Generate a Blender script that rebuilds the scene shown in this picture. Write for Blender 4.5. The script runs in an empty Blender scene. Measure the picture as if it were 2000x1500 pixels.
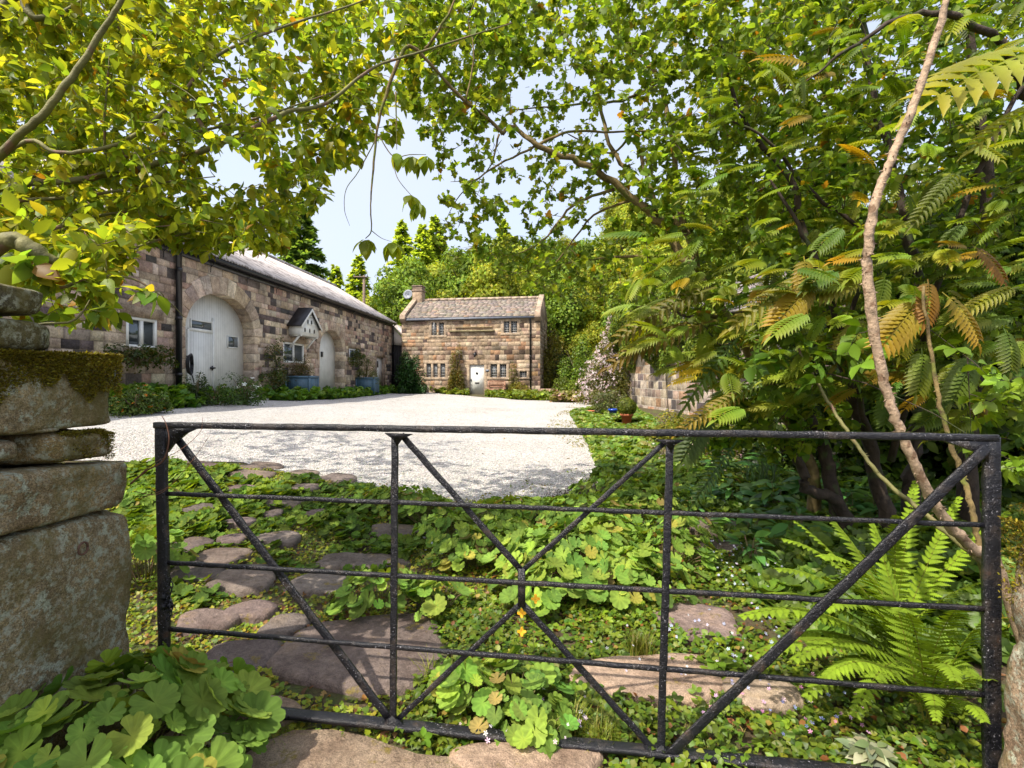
import bpy, math, random
import numpy as np
from mathutils import Vector, Matrix
from mathutils.geometry import delaunay_2d_cdt

C = bpy.context.scene.collection
R = math.radians
EYE = 1.4
# ------------------------------------------------------------------ camera, sky, sun, exposure
cam = bpy.data.cameras.new('camera'); cam.sensor_width = 36; cam.lens = 18; cam.shift_y = -15/2000
cam.clip_start = .05; cam.clip_end = 2000
co = bpy.data.objects.new('camera', cam); C.objects.link(co)
co.location = (0, 0, EYE); co.rotation_euler = (R(90), 0, 0)
bpy.context.scene.camera = co
SUN = Vector((-1, -.9, 1.9)).normalized()          # towards the sun
w = bpy.data.worlds.new("World"); bpy.context.scene.world = w; w.use_nodes = True
nt = w.node_tree; nt.nodes.clear()
sky = nt.nodes.new('ShaderNodeTexSky'); sky.sky_type = 'NISHITA'; sky.sun_disc = False
sky.sun_elevation = math.asin(SUN.z); sky.sun_rotation = math.atan2(SUN.x, SUN.y)
sky.dust_density = 6; sky.air_density = 1.0; sky.ozone_density = 1
bg = nt.nodes.new('ShaderNodeBackground'); bg.inputs[1].default_value = .15
ow = nt.nodes.new('ShaderNodeOutputWorld')
tc = nt.nodes.new('ShaderNodeTexCoord'); cn = nt.nodes.new('ShaderNodeTexNoise'); cn.inputs['Scale'].default_value = 2.2; cn.inputs['Detail'].default_value = 5
nt.links.new(tc.outputs['Generated'], cn.inputs['Vector'])
cr_ = nt.nodes.new('ShaderNodeMapRange'); cr_.inputs[1].default_value = .3; cr_.inputs[2].default_value = .75; cr_.inputs[3].default_value = .5; cr_.inputs[4].default_value = .85
nt.links.new(cn.outputs[0], cr_.inputs[0])
hz = nt.nodes.new('ShaderNodeMix'); hz.data_type = 'RGBA'; hz.inputs[7].default_value = (2.15, 2.28, 2.62, 1)      # thin high haze
nt.links.new(cr_.outputs[0], hz.inputs[0]); nt.links.new(sky.outputs[0], hz.inputs[6])
nt.links.new(hz.outputs[2], bg.inputs[0]); nt.links.new(bg.outputs[0], ow.inputs[0])
sl = bpy.data.lights.new('sun', 'SUN'); sl.energy = 2.3; sl.angle = R(.5); sl.color = (1, .93, .8)
so = bpy.data.objects.new('sun', sl); C.objects.link(so)
so.rotation_euler = SUN.to_track_quat('Z', 'Y').to_euler(); so.location = (-20, -20, 40)
sc = bpy.context.scene
sc.view_settings.view_transform = 'Standard'; sc.view_settings.look = 'None'
sc.view_settings.exposure = 1.5; sc.view_settings.gamma = 1
sc.cycles.use_denoising = True; sc.cycles.max_bounces = 8; sc.cycles.diffuse_bounces = 4
sc.cycles.transmission_bounces = 4; sc.cycles.transparent_max_bounces = 6; sc.cycles.caustics_reflective = False

rng = np.random.default_rng(7); rnd = random.Random(7)

# ------------------------------------------------------------------ materials
def new_mat(name):
    m = bpy.data.materials.new(name); m.use_nodes = True
    return m, m.node_tree, m.node_tree.nodes['Principled BSDF']
def N(nt, t, **kw):
    n = nt.nodes.new(t)
    for k, v in kw.items(): setattr(n, k, v)
    return n
def noise(nt, scale, detail=4, rough=.55, co=None):
    n = N(nt, 'ShaderNodeTexNoise'); n.inputs['Scale'].default_value = scale
    n.inputs['Detail'].default_value = detail; n.inputs['Roughness'].default_value = rough
    if co is not None: nt.links.new(co, n.inputs['Vector'])
    return n
def ramp(nt, src, stops):
    r = N(nt, 'ShaderNodeValToRGB'); e = r.color_ramp.elements
    while len(e) < len(stops): e.new(.5)
    for i, (p, c) in enumerate(stops):
        e[i].position = p; e[i].color = (*c, 1) if len(c) == 3 else c
    nt.links.new(src, r.inputs[0]); return r
def mixc(nt, fac, a, b, mode='MIX'):
    m = N(nt, 'ShaderNodeMix', data_type='RGBA', blend_type=mode)
    for s, v in ((0, fac), (6, a), (7, b)):
        if hasattr(v, 'links') or hasattr(v, 'is_linked'): nt.links.new(v, m.inputs[s])
        else: m.inputs[s].default_value = v if s == 0 else (*v, 1)
    return m.outputs[2]
def bump(nt, src, dist, strength=1, prev=None):
    b = N(nt, 'ShaderNodeBump'); b.inputs['Distance'].default_value = dist; b.inputs['Strength'].default_value = strength
    nt.links.new(src, b.inputs['Height'])
    if prev: nt.links.new(prev, b.inputs['Normal'])
    return b.outputs[0]
def objco(nt): return N(nt, 'ShaderNodeTexCoord').outputs['Object']

def mat_plain(name, col, rough=.6, spots=None, sc_=8, amt=.25, bmp=.002, metal=0, bscale=40):
    m, nt, p = new_mat(name); c = objco(nt)
    n1 = noise(nt, sc_, 5, .6, c)
    dark = tuple(x*(1-amt*1.6) for x in col); lite = tuple(min(1, x*(1+amt)) for x in col)
    r = ramp(nt, n1.outputs[0], [(.3, dark), (.5, col), (.72, lite)])
    out = r.outputs[0]
    if spots:
        n2 = noise(nt, spots[1], 3, .5, c)
        f = ramp(nt, n2.outputs[0], [(spots[2], (0, 0, 0)), (spots[2]+.06, (1, 1, 1))])
        out = mixc(nt, f.outputs[0], out, spots[0])
    nt.links.new(out, p.inputs['Base Color']); p.inputs['Roughness'].default_value = rough; p.inputs['Metallic'].default_value = metal
    n3 = noise(nt, bscale, 5, .65, c)
    nt.links.new(bump(nt, n3.outputs[0], bmp), p.inputs['Normal'])
    return m

def mat_leaf(name, trans=.45, rough=.45, yellow=(1.25, 1.1, .35), vary=.35, nscale=3):
    m, nt, p = new_mat(name); a = N(nt, 'ShaderNodeAttribute', attribute_name='tint')
    n = noise(nt, nscale, 3, .6, objco(nt))
    f = ramp(nt, n.outputs[0], [(.3, (1-vary,)*3), (.7, (1+vary*.6,)*3)])
    col = mixc(nt, 1.0, a.outputs['Color'], f.outputs[0], 'MULTIPLY')
    nt.links.new(col, p.inputs['Base Color']); p.inputs['Roughness'].default_value = rough
    p.inputs['Specular IOR Level'].default_value = .35
    t = N(nt, 'ShaderNodeBsdfTranslucent')
    c2 = mixc(nt, 1.0, col, yellow, 'MULTIPLY'); nt.links.new(c2, t.inputs['Color'])
    ms = N(nt, 'ShaderNodeMixShader'); ms.inputs[0].default_value = trans
    nt.links.new(p.outputs[0], ms.inputs[1]); nt.links.new(t.outputs[0], ms.inputs[2])
    nt.links.new(ms.outputs[0], nt.nodes['Material Output'].inputs[0])
    return m

def mat_blocks(name, rough=.9, stain=.5, lichen=None, fine=26, grit=False):
    """dressed stone: colour of each block comes from its attribute, weathering from noise"""
    m, nt, p = new_mat(name); c = objco(nt); a = N(nt, 'ShaderNodeAttribute', attribute_name='tint')
    n1 = noise(nt, 1.1, 6, .65, c); n2 = noise(nt, fine, 6, .7, c); n4 = noise(nt, 5, 5, .65, c)
    f1 = ramp(nt, n1.outputs[0], [(.32, (1-stain,)*3), (.62, (1.12,)*3)])
    f2 = ramp(nt, n2.outputs[0], [(.3, (.62,)*3), (.7, (1.25,)*3)])
    f4 = ramp(nt, n4.outputs[0], [(.33, (.6, .56, .55)), (.55, (1.0,)*3), (.75, (1.2, 1.12, .95))])
    col = mixc(nt, 1.0, a.outputs['Color'], f1.outputs[0], 'MULTIPLY')
    col = mixc(nt, 1.0, col, f2.outputs[0], 'MULTIPLY')
    col = mixc(nt, 1.0, col, f4.outputs[0], 'MULTIPLY')
    if lichen:
        n3 = noise(nt, lichen[1], 6, .7, c)
        f3 = ramp(nt, n3.outputs[0], [(lichen[2], (0, 0, 0)), (lichen[2]+.07, (.85,)*3)])
        col = mixc(nt, f3.outputs[0], col, lichen[0])
    if grit == 'fine':
        n6 = noise(nt, 190, 3, .8, c); f6 = ramp(nt, n6.outputs[0], [(.36, (.6,)*3), (.5, (1,)*3), (.66, (1.3,)*3)]); col = mixc(nt, 1.0, col, f6.outputs[0], 'MULTIPLY')
    elif grit:
        n6 = noise(nt, 190, 3, .8, c); f6 = ramp(nt, n6.outputs[0], [(.36, (.45,)*3), (.5, (1,)*3), (.66, (1.5,)*3)]); col = mixc(nt, 1.0, col, f6.outputs[0], 'MULTIPLY')
        n7 = noise(nt, 42, 5, .8, c); n8 = noise(nt, 5, 3, .6, c); f7 = ramp(nt, n7.outputs[0], [(.50, (0,)*3), (.58, (.85,)*3)]); f8 = ramp(nt, n8.outputs[0], [(.36, (0,)*3), (.52, (1,)*3)])
        mm = N(nt, 'ShaderNodeMath', operation='MULTIPLY'); nt.links.new(f7.outputs[0], mm.inputs[0]); nt.links.new(f8.outputs[0], mm.inputs[1]); col = mixc(nt, mm.outputs[0], col, (.42, .42, .33))
        n9 = noise(nt, 4, 5, .7, c); f9 = ramp(nt, n9.outputs[0], [(.48, (0,)*3), (.62, (.8,)*3)]); col = mixc(nt, f9.outputs[0], col, (.16, .13, .045))
    nt.links.new(col, p.inputs['Base Color']); p.inputs['Roughness'].default_value = rough
    p.inputs['Specular IOR Level'].default_value = .2
    n5 = noise(nt, 9, 6, .7, c)
    b = bump(nt, n5.outputs[0], .03); nt.links.new(bump(nt, n2.outputs[0], .008, 1, b), p.inputs['Normal'])
    return m

M = {}
M['blocks'] = mat_blocks('weathered_sandstone', .9, .38)
M['white'] = mat_plain('white_paint', (.76, .76, .72), .5, amt=.06, bmp=.0006)
def mat_boards():
    m, nt, p = new_mat('white_boards'); c = objco(nt)
    s = N(nt, 'ShaderNodeSeparateXYZ'); nt.links.new(c, s.inputs[0])
    mu = N(nt, 'ShaderNodeMath', operation='MULTIPLY'); nt.links.new(s.outputs[1], mu.inputs[0]); mu.inputs[1].default_value = 9.0
    fr = N(nt, 'ShaderNodeMath', operation='FRACT'); nt.links.new(mu.outputs[0], fr.inputs[0])
    g = ramp(nt, fr.outputs[0], [(0, (0, 0, 0)), (.08, (1, 1, 1)), (.93, (1, 1, 1)), (1, (0, 0, 0))])
    n = noise(nt, 2.5, 5, .6, c); r = ramp(nt, n.outputs[0], [(.3, (.66, .66, .62)), (.6, (.78, .78, .74))])
    col = mixc(nt, 1.0, r.outputs[0], mixc(nt, g.outputs[0], (.6, .6, .58), (1, 1, 1)), 'MULTIPLY')
    nt.links.new(col, p.inputs['Base Color']); p.inputs['Roughness'].default_value = .55
    nt.links.new(bump(nt, g.outputs[0], .006), p.inputs['Normal']); return m
M['boards'] = mat_boards()
M['black'] = mat_plain('black_gloss_metal', (.012, .012, .015), .3, amt=.2, bmp=.001, bscale=60)
M['grey_gutter'] = mat_plain('grey_blue_gutter', (.11, .12, .15), .5, amt=.2)
M['dark_wood'] = mat_plain('dark_boards', (.02, .018, .02), .6, amt=.3, sc_=3)
M['cream'] = mat_plain('cream_boards', (.62, .57, .50), .6, amt=.1)
M['blue_wood'] = mat_plain('blue_painted_wood', (.07, .14, .20), .5, amt=.15)
M['blue_glaze'] = mat_plain('blue_glaze', (.01, .05, .35), .15, amt=.2, bmp=.0005)
M['terracotta'] = mat_plain('terracotta', (.46, .14, .06), .8, amt=.15, bmp=.001)
M['teak'] = mat_plain('weathered_teak', (.36, .20, .13), .7, amt=.2)
M['pole'] = mat_plain('pole_wood', (.17, .12, .09), .8, amt=.3)
M['dish'] = mat_plain('grey_dish', (.16, .18, .22), .5, amt=.1)
M['lead'] = mat_plain('lead_glazing_bars', (.42, .42, .42), .55, amt=.1)
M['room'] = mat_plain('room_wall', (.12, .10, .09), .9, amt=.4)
M['stone_trim'] = mat_plain('sandstone_trim', (.44, .33, .23), .9, amt=.3, bmp=.012, bscale=14)
M['bark'] = mat_plain('grey_brown_bark', (.13, .095, .05), .85, spots=((.10, .12, .03), 6, .56), sc_=12, amt=.45, bmp=.012, bscale=30)
M['bark_green'] = mat_plain('young_green_bark', (.15, .14, .045), .7, spots=((.17, .10, .06), 9, .55), sc_=10, amt=.35, bmp=.006, bscale=40)
M['bark_dark'] = mat_plain('dark_bark', (.045, .03, .02), .85, spots=((.05, .065, .02), 5, .58), sc_=12, amt=.4, bmp=.014, bscale=30)
M['bark_pale'] = mat_plain('pale_thorny_bark', (.38, .27, .18), .75, spots=((.20, .12, .07), 22, .57), sc_=35, amt=.35, bmp=.010, bscale=70)
M['bark_mossy'] = mat_plain('mossy_brown_bark', (.17, .12, .045), .85, spots=((.12, .13, .02), 7, .55), sc_=12, amt=.4, bmp=.012, bscale=30)
M['soil'] = None
def mat_glass():
    m, nt, p = new_mat('window_glass')
    p.inputs['Base Color'].default_value = (.10, .12, .13, 1); p.inputs['Metallic'].default_value = .55; p.inputs['Roughness'].default_value = .06
    p.inputs['Specular IOR Level'].default_value = .8
    n = noise(nt, 3, 2, .5, objco(nt)); nt.links.new(bump(nt, n.outputs[0], .02), p.inputs['Normal']); return m
M['glass'] = mat_glass()
def mat_gate():
    m, nt, p = new_mat('old_black_gate_paint'); c = objco(nt)
    v = noise(nt, 130, 3, .6, c); f = ramp(nt, v.outputs[0], [(.63, (0, 0, 0)), (.69, (1, 1, 1))])
    n2 = noise(nt, 9, 4, .6, c); g = ramp(nt, n2.outputs[0], [(.42, (0, 0, 0)), (.62, (1, 1, 1))])
    mu = N(nt, 'ShaderNodeMath', operation='MULTIPLY'); nt.links.new(f.outputs[0], mu.inputs[0]); nt.links.new(g.outputs[0], mu.inputs[1])
    n3 = noise(nt, 14, 4, .6, c); r3 = ramp(nt, n3.outputs[0], [(.52, (.008, .008, .012)), (.66, (.035, .028, .026)), (.78, (.09, .04, .02))])
    col = mixc(nt, mu.outputs[0], r3.outputs[0], (.34, .33, .36))
    nt.links.new(col, p.inputs['Base Color']); p.inputs['Roughness'].default_value = .26
    b1 = noise(nt, 55, 4, .7, c); b2 = noise(nt, 240, 3, .6, c)
    b = bump(nt, b1.outputs[0], .006); nt.links.new(bump(nt, b2.outputs[0], .003, 1, b), p.inputs['Normal'])
    return m
M['gate'] = mat_gate()
def mat_gravel():
    m, nt, p = new_mat('white_limestone_gravel'); c = objco(nt)
    v = N(nt, 'ShaderNodeTexVoronoi'); v.inputs['Scale'].default_value = 42; nt.links.new(c, v.inputs['Vector'])
    s = N(nt, 'ShaderNodeSeparateColor'); nt.links.new(v.outputs['Color'], s.inputs[0])
    r = ramp(nt, s.outputs[0], [(0, (.44, .415, .39)), (.35, (.53, .51, .485)), (1, (.64, .62, .60))])
    n = noise(nt, .45, 7, .7, c); f = ramp(nt, n.outputs[0], [(.30, (.78, .75, .68)), (.38, (.93, .91, .88)), (.55, (1, 1, 1))])
    n2 = noise(nt, 7, 5, .7, c); f2 = ramp(nt, n2.outputs[0], [(.3, (.80,)*3), (.6, (1.05,)*3)])
    col = mixc(nt, 1.0, mixc(nt, 1.0, r.outputs[0], f.outputs[0], 'MULTIPLY'), f2.outputs[0], 'MULTIPLY')
    e = ramp(nt, v.outputs['Distance'], [(.35, (1,)*3), (.8, (.5,)*3)])
    col = mixc(nt, 1.0, col, e.outputs[0], 'MULTIPLY')
    nt.links.new(col, p.inputs['Base Color']); p.inputs['Roughness'].default_value = .95
    p.inputs['Specular IOR Level'].default_value = .1
    inv = N(nt, 'ShaderNodeMath', operation='SUBTRACT'); inv.inputs[0].default_value = 1; nt.links.new(v.outputs['Distance'], inv.inputs[1])
    b = bump(nt, inv.outputs[0], .012); nt.links.new(bump(nt, n2.outputs[0], .03, 1, b), p.inputs['Normal']); return m
M['gravel'] = mat_gravel()
def mat_ground():
    m, nt, p = new_mat('soil_and_moss'); c = objco(nt)
    n = noise(nt, 5, 6, .65, c); n2 = noise(nt, 45, 6, .7, c)
    r = ramp(nt, n.outputs[0], [(.34, (.045, .026, .015)), (.48, (.09, .062, .03)), (.58, (.06, .085, .015)), (.7, (.14, .15, .02))])
    f = ramp(nt, n2.outputs[0], [(.3, (.55,)*3), (.7, (1.35,)*3)])
    nt.links.new(mixc(nt, 1.0, r.outputs[0], f.outputs[0], 'MULTIPLY'), p.inputs['Base Color'])
    p.inputs['Roughness'].default_value = .95
    nt.links.new(bump(nt, n2.outputs[0], .02), p.inputs['Normal']); return m
M['ground'] = mat_ground()
M['paving'] = mat_blocks('worn_paving_stone', .75, .3, ((.20, .15, .03), 7, .60), 34, 'fine')
M['pillar'] = mat_blocks('mossy_gritstone', .95, .35, ((.40, .43, .33), 21, .525), 75, True)
def mat_moss():
    m, nt, p = new_mat('moss'); c = objco(nt); n = noise(nt, 60, 6, .7, c); n2 = noise(nt, 6, 4, .6, c)
    r = ramp(nt, n2.outputs[0], [(.3, (.09, .06, .012)), (.5, (.13, .11, .015)), (.7, (.19, .17, .02))])
    f = ramp(nt, n.outputs[0], [(.3, (.45,)*3), (.7, (1.5,)*3)])
    nt.links.new(mixc(nt, 1.0, r.outputs[0], f.outputs[0], 'MULTIPLY'), p.inputs['Base Color']); p.inputs['Roughness'].default_value = 1
    nt.links.new(bump(nt, n.outputs[0], .02), p.inputs['Normal']); return m
M['moss'] = mat_moss()
def mat_slate(name, dim=1):
    m, nt, p = new_mat(name); c = objco(nt); a = N(nt, 'ShaderNodeAttribute', attribute_name='tint')
    n = noise(nt, 8, 6, .7, c); f = ramp(nt, n.outputs[0], [(.3, (.6,)*3), (.6, (1.1,)*3)])
    n2 = noise(nt, 3, 5, .7, c); f2 = ramp(nt, n2.outputs[0], [(.56, (0,)*3), (.66, (.6,)*3)])
    col = mixc(nt, f2.outputs[0], mixc(nt, 1.0, a.outputs['Color'], f.outputs[0], 'MULTIPLY'), (.22, .22, .10))
    nt.links.new(col, p.inputs['Base Color']); p.inputs['Roughness'].default_value = .85
    nt.links.new(bump(nt, n.outputs[0], .015), p.inputs['Normal']); return m
M['slate'] = mat_slate('stone_slates')
M['corrugated'] = mat_plain('lichened_cement_sheet', (.50, .45, .43), .85, spots=((.25, .22, .21), 2.2, .52), sc_=3, amt=.25, bmp=.006, bscale=30)
M['hot_leaf'] = mat_leaf('leaf_backlit', .66, .45, (1.6, 1.4, .6), .2)
M['leaf'] = mat_leaf('leaf', .4, .45)
M['leaf_gloss'] = mat_leaf('leaf_glossy', .42, .5, (1.4, 1.25, .35))
M['leaf_soft'] = mat_leaf('leaf_soft', .38, .8, vary=.25, nscale=14)
M['far_leaf'] = mat_leaf('far_leaf', .35, .7, vary=.45, nscale=.5)
M['petal'] = mat_leaf('petal', .3, .6, yellow=(1, 1, 1), vary=.1)

# ------------------------------------------------------------------ mesh helpers
def tag(o, label=None, cat=None, group=None, kind=None):
    if label: o['label'] = label
    if cat: o['category'] = cat
    if group: o['group'] = group
    if kind: o['kind'] = kind
    return o
def empty(name, loc=(0, 0, 0), label=None, cat=None, group=None):
    o = bpy.data.objects.new(name, None); C.objects.link(o); o.location = loc; o.empty_display_size = .2
    tag(o, label, cat, group); return o
def link(name, me, parent=None):
    o = bpy.data.objects.new(name, me); C.objects.link(o)
    if parent is not None:
        o.parent = parent; o.matrix_parent_inverse = Matrix.Translation(-parent_loc(parent))
    return o
def parent_loc(p): return Vector(p.location) if p.type == 'EMPTY' else Vector((0, 0, 0))
def np_mesh(name, V, loops, counts, mats, midx=None, col=None, smooth=False):
    me = bpy.data.meshes.new(name); V = np.asarray(V, np.float32)
    loops = np.asarray(loops, np.int32); counts = np.asarray(counts, np.int32)
    me.vertices.add(len(V)); me.vertices.foreach_set('co', V.ravel())
    me.loops.add(len(loops)); me.loops.foreach_set('vertex_index', loops)
    me.polygons.add(len(counts))
    st = np.concatenate([[0], np.cumsum(counts)[:-1]]).astype(np.int32)
    me.polygons.foreach_set('loop_start', st)
    for m in mats: me.materials.append(m)
    if midx is not None: me.polygons.foreach_set('material_index', np.asarray(midx, np.int32))
    if smooth: me.polygons.foreach_set('use_smooth', np.ones(len(counts), bool))
    me.update(calc_edges=True)
    if col is not None:
        a = me.color_attributes.new('tint', 'FLOAT_COLOR', 'POINT'); c4 = np.ones((len(V), 4), np.float32); c4[:, :3] = col
        a.data.foreach_set('color', c4.ravel())
    return me

class MB:
    def __init__(s): s.v = []; s.f = []; s.m = []; s.c = []; s.cc = (.4, .4, .4)
    def add(s, vs, fs, m=0, c=None):
        b = len(s.v); s.v += [tuple(v) for v in vs]; s.c += [c or s.cc]*len(vs)
        for f in fs: s.f.append([b+i for i in f]); s.m.append(m)
    def box(s, a, b, m=0, c=None):
        (x0, y0, z0), (x1, y1, z1) = a, b
        s.add([(x0, y0, z0), (x1, y0, z0), (x1, y1, z0), (x0, y1, z0), (x0, y0, z1), (x1, y0, z1), (x1, y1, z1), (x0, y1, z1)],
              [(0, 3, 2, 1), (4, 5, 6, 7), (0, 1, 5, 4), (1, 2, 6, 5), (2, 3, 7, 6), (3, 0, 4, 7)], m, c)
    def fbox(s, F, u0, u1, z0, z1, d0, d1, m=0, c=None):
        """box in a facade's frame: u along the wall, z up, d outwards"""
        P = [F.p(u, z, d) for d in (d0, d1) for (u, z) in ((u0, z0), (u1, z0), (u1, z1), (u0, z1))]
        s.add(P, [(0, 3, 2, 1), (4, 5, 6, 7), (0, 1, 5, 4), (1, 2, 6, 5), (2, 3, 7, 6), (3, 0, 4, 7)], m, c)
    def prism(s, F, poly, d0, d1, m=0, c=None):
        n = len(poly); P = [F.p(u, z, d0) for u, z in poly] + [F.p(u, z, d1) for u, z in poly]
        s.add(P, [tuple(range(n))[::-1], tuple(range(n, 2*n))] + [(i, (i+1) % n, n+(i+1) % n, n+i) for i in range(n)], m, c)
    def tube(s, pts, rad, n=6, m=0, c=None, cap=True):
        pts = [Vector(p) for p in pts]; k = len(pts)
        rad = [rad]*k if isinstance(rad, (int, float)) else rad
        up = Vector((.13, .07, 1)); vs = []
        for i in range(k):
            t = (pts[min(i+1, k-1)]-pts[max(i-1, 0)])
            if t.length < 1e-9: t = Vector((0, 0, 1))
            t.normalize(); a = t.cross(up)
            if a.length < 1e-3: a = t.cross(Vector((1, 0, 0)))
            a.normalize(); b = t.cross(a)
            for j in range(n):
                an = 2*math.pi*j/n; vs.append(pts[i]+(a*math.cos(an)+b*math.sin(an))*rad[i])
        fs = [(i*n+j, i*n+(j+1) % n, (i+1)*n+(j+1) % n, (i+1)*n+j) for i in range(k-1) for j in range(n)]
        if cap: fs += [tuple(range(n))[::-1], tuple((k-1)*n+j for j in range(n))]
        s.add(vs, fs, m, c)
    def lathe(s, cx, cy, prof, n=20, m=0, c=None):
        vs = [(cx+r*math.cos(2*math.pi*j/n), cy+r*math.sin(2*math.pi*j/n), z) for r, z in prof for j in range(n)]
        k = len(prof); fs = [(i*n+j, i*n+(j+1) % n, (i+1)*n+(j+1) % n, (i+1)*n+j) for i in range(k-1) for j in range(n)]
        s.add(vs, fs + [tuple(range(n))[::-1], tuple((k-1)*n+j for j in range(n))], m, c)
    def beam(s, a, b, w, h, m=0, up=(0, 0, 1), c=None):
        a, b = Vector(a), Vector(b); t = (b-a).normalized(); sd = t.cross(Vector(up)).normalized(); u = sd.cross(t)
        P = [q+sd*x*w/2+u*y*h/2 for q in (a, b) for x, y in ((-1, -1), (1, -1), (1, 1), (-1, 1))]
        s.add(P, [(0, 3, 2, 1), (4, 5, 6, 7), (0, 1, 5, 4), (1, 2, 6, 5), (2, 3, 7, 6), (3, 0, 4, 7)], m, c)
    def build(s, name, mats, parent=None, smooth=False, bevel=0):
        if not isinstance(mats, (list, tuple)): mats = [mats]
        me = np_mesh(name, s.v, [i for f in s.f for i in f], [len(f) for f in s.f], mats, s.m, np.array(s.c), smooth)
        o = link(name, me, parent)
        if bevel:
            b = o.modifiers.new('bevel', 'BEVEL'); b.width = bevel; b.segments = 2; b.limit_method = 'ANGLE'
        return o

class Frame:
    """a wall plane: origin, direction along it, outward normal, and pixel lookup for measuring"""
    def __init__(s, O, U, Nn): s.O = Vector(O); s.U = Vector(U).normalized(); s.N = Vector(Nn).normalized()
    def p(s, u, z, d=0): q = s.O + s.U*u + s.N*d; return Vector((q.x, q.y, z))
    def px(s, x, y, d=0):
        a = (x-1000)/1000; O = s.O + s.N*d
        u = (a*O.y-O.x)/(s.U.x-a*s.U.y); Y = O.y+u*s.U.y
        return u, EYE-(y-735)/1000*Y
def at(x, y, Y): return Vector(((x-1000)/1000*Y, Y, EYE-(y-735)/1000*Y))

# ------------------------------------------------------------------ terrain
def g(x, y):
    x = np.asarray(x, float); y = np.asarray(y, float)
    k = np.interp(y, [0, 2.6, 6, 9, 14, 22, 33, 60], [0, 0, .062, .085, .068, .035, .018, .0])
    left = np.clip(-x-.4, 0, 14)*k
    base = np.interp(y, [0, 3, 6, 14, 32, 37], [0, 0, .09, .13, .2, .5])
    sl = np.clip(.25+.007*x, .10, .36)
    hill = np.clip(y-38, 0, 60)*sl
    rise = np.clip(x-7.5, 0, 30)*.25*np.clip((y-14)/10, 0, 1)
    b = .02*np.sin(x*1.7+y*.9)*np.sin(y*1.3-x*.6)*np.clip((y-2.5)/3, 0, 1)
    return left+base+hill+rise+b
def gf(x, y): return float(g(x, y))
def gp(px, py):
    """pixel -> point on the ground"""
    Y = np.linspace(1.2, 45, 6000); X = (px-1000)/1000*Y; z = EYE-(py-735)/1000*Y
    i = np.argmax(z <= g(X, Y)); 
    if z[i] > g(X[i], Y[i]): i = -1
    return (float(X[i]), float(Y[i]))

xs = np.unique(np.concatenate([np.arange(-70, -12, 3), np.arange(-12, 8, .25), np.arange(8, 90, 3)]))
ys = np.unique(np.concatenate([np.arange(-20, 0, 2), np.arange(0, 12, .2), np.arange(12, 40, .6), np.arange(40, 160, 4)]))
XX, YY = np.meshgrid(xs, ys); ZZ = g(XX, YY)
V = np.stack([XX.ravel(), YY.ravel(), ZZ.ravel()], 1); nx = len(xs)
I = np.arange(len(ys)-1)[:, None]*nx+np.arange(nx-1)[None]; I = I.ravel()
F4 = np.stack([I, I+1, I+nx+1, I+nx], 1)
o = link('ground', np_mesh('ground', V, F4.ravel(), np.full(len(F4), 4), [M['ground']], smooth=True)); tag(o, kind='structure')

AV = []
def inpoly(P, poly):
    poly = np.asarray(poly); x, y = P[:, 0], P[:, 1]; r = np.zeros(len(P), bool); j = len(poly)-1
    for i in range(len(poly)):
        xi, yi = poly[i]; xj, yj = poly[j]
        c = ((yi > y) != (yj > y)) & (x < (xj-xi)*(y-yi)/(yj-yi+1e-12)+xi); r ^= c; j = i
    return r
def sheet(name, poly, step, lift, mat, wob=.0, dens=None):
    """a polygonal sheet laid on the terrain, outline kept crisp"""
    out = []; n = len(poly)
    for i in range(n):
        a, b = np.array(poly[i]), np.array(poly[(i+1) % n]); L = np.linalg.norm(b-a); k = max(1, int(L/(dens or step)))
        for t in range(k):
            q = a+(b-a)*t/k; out.append(q+rng.normal(0, wob, 2) if wob else q)
    out = np.array(out); mn, mx = out.min(0), out.max(0)
    gx, gy = np.meshgrid(np.arange(mn[0], mx[0], step), np.arange(mn[1], mx[1], step))
    P = np.stack([gx.ravel(), gy.ravel()], 1); P = P+rng.uniform(-.2, .2, P.shape)*step; P = P[inpoly(P, out)]
    allp = [Vector(p) for p in out]+[Vector(p) for p in P]; k = len(out)
    v, e, f, *_ = delaunay_2d_cdt(allp, [(i, (i+1) % k) for i in range(k)], [list(range(k))], 1, 1e-5)
    v = np.array([tuple(q) for q in v]); Z = g(v[:, 0], v[:, 1])+lift
    me = np_mesh(name, np.column_stack([v, Z]), [i for ff in f for i in ff], [len(ff) for ff in f], [mat], smooth=True)
    o = link(name, me)
    if me.polygons[0].normal.z < 0: me.flip_normals()
    return o
gravel_px = [(120, 900), (300, 905), (400, 903), (480, 905), (560, 925), (640, 948), (740, 955), (860, 972), (950, 980), (1050, 972), (1150, 940),
             (1172, 915), (1155, 880), (1132, 838), (1114, 810), (1165, 795), (1190, 783), (1040, 781), (960, 777), (880, 771), (800, 763),
             (700, 760), (560, 762), (400, 770)]
gpoly = [gp(*q) for q in gravel_px] + [(-8.6, 14), (-8.9, 9), (-7.5, 6.8)]
o = sheet('gravel', gpoly, .3, .012, M['gravel'], .02, .12); tag(o, kind='structure')

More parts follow.
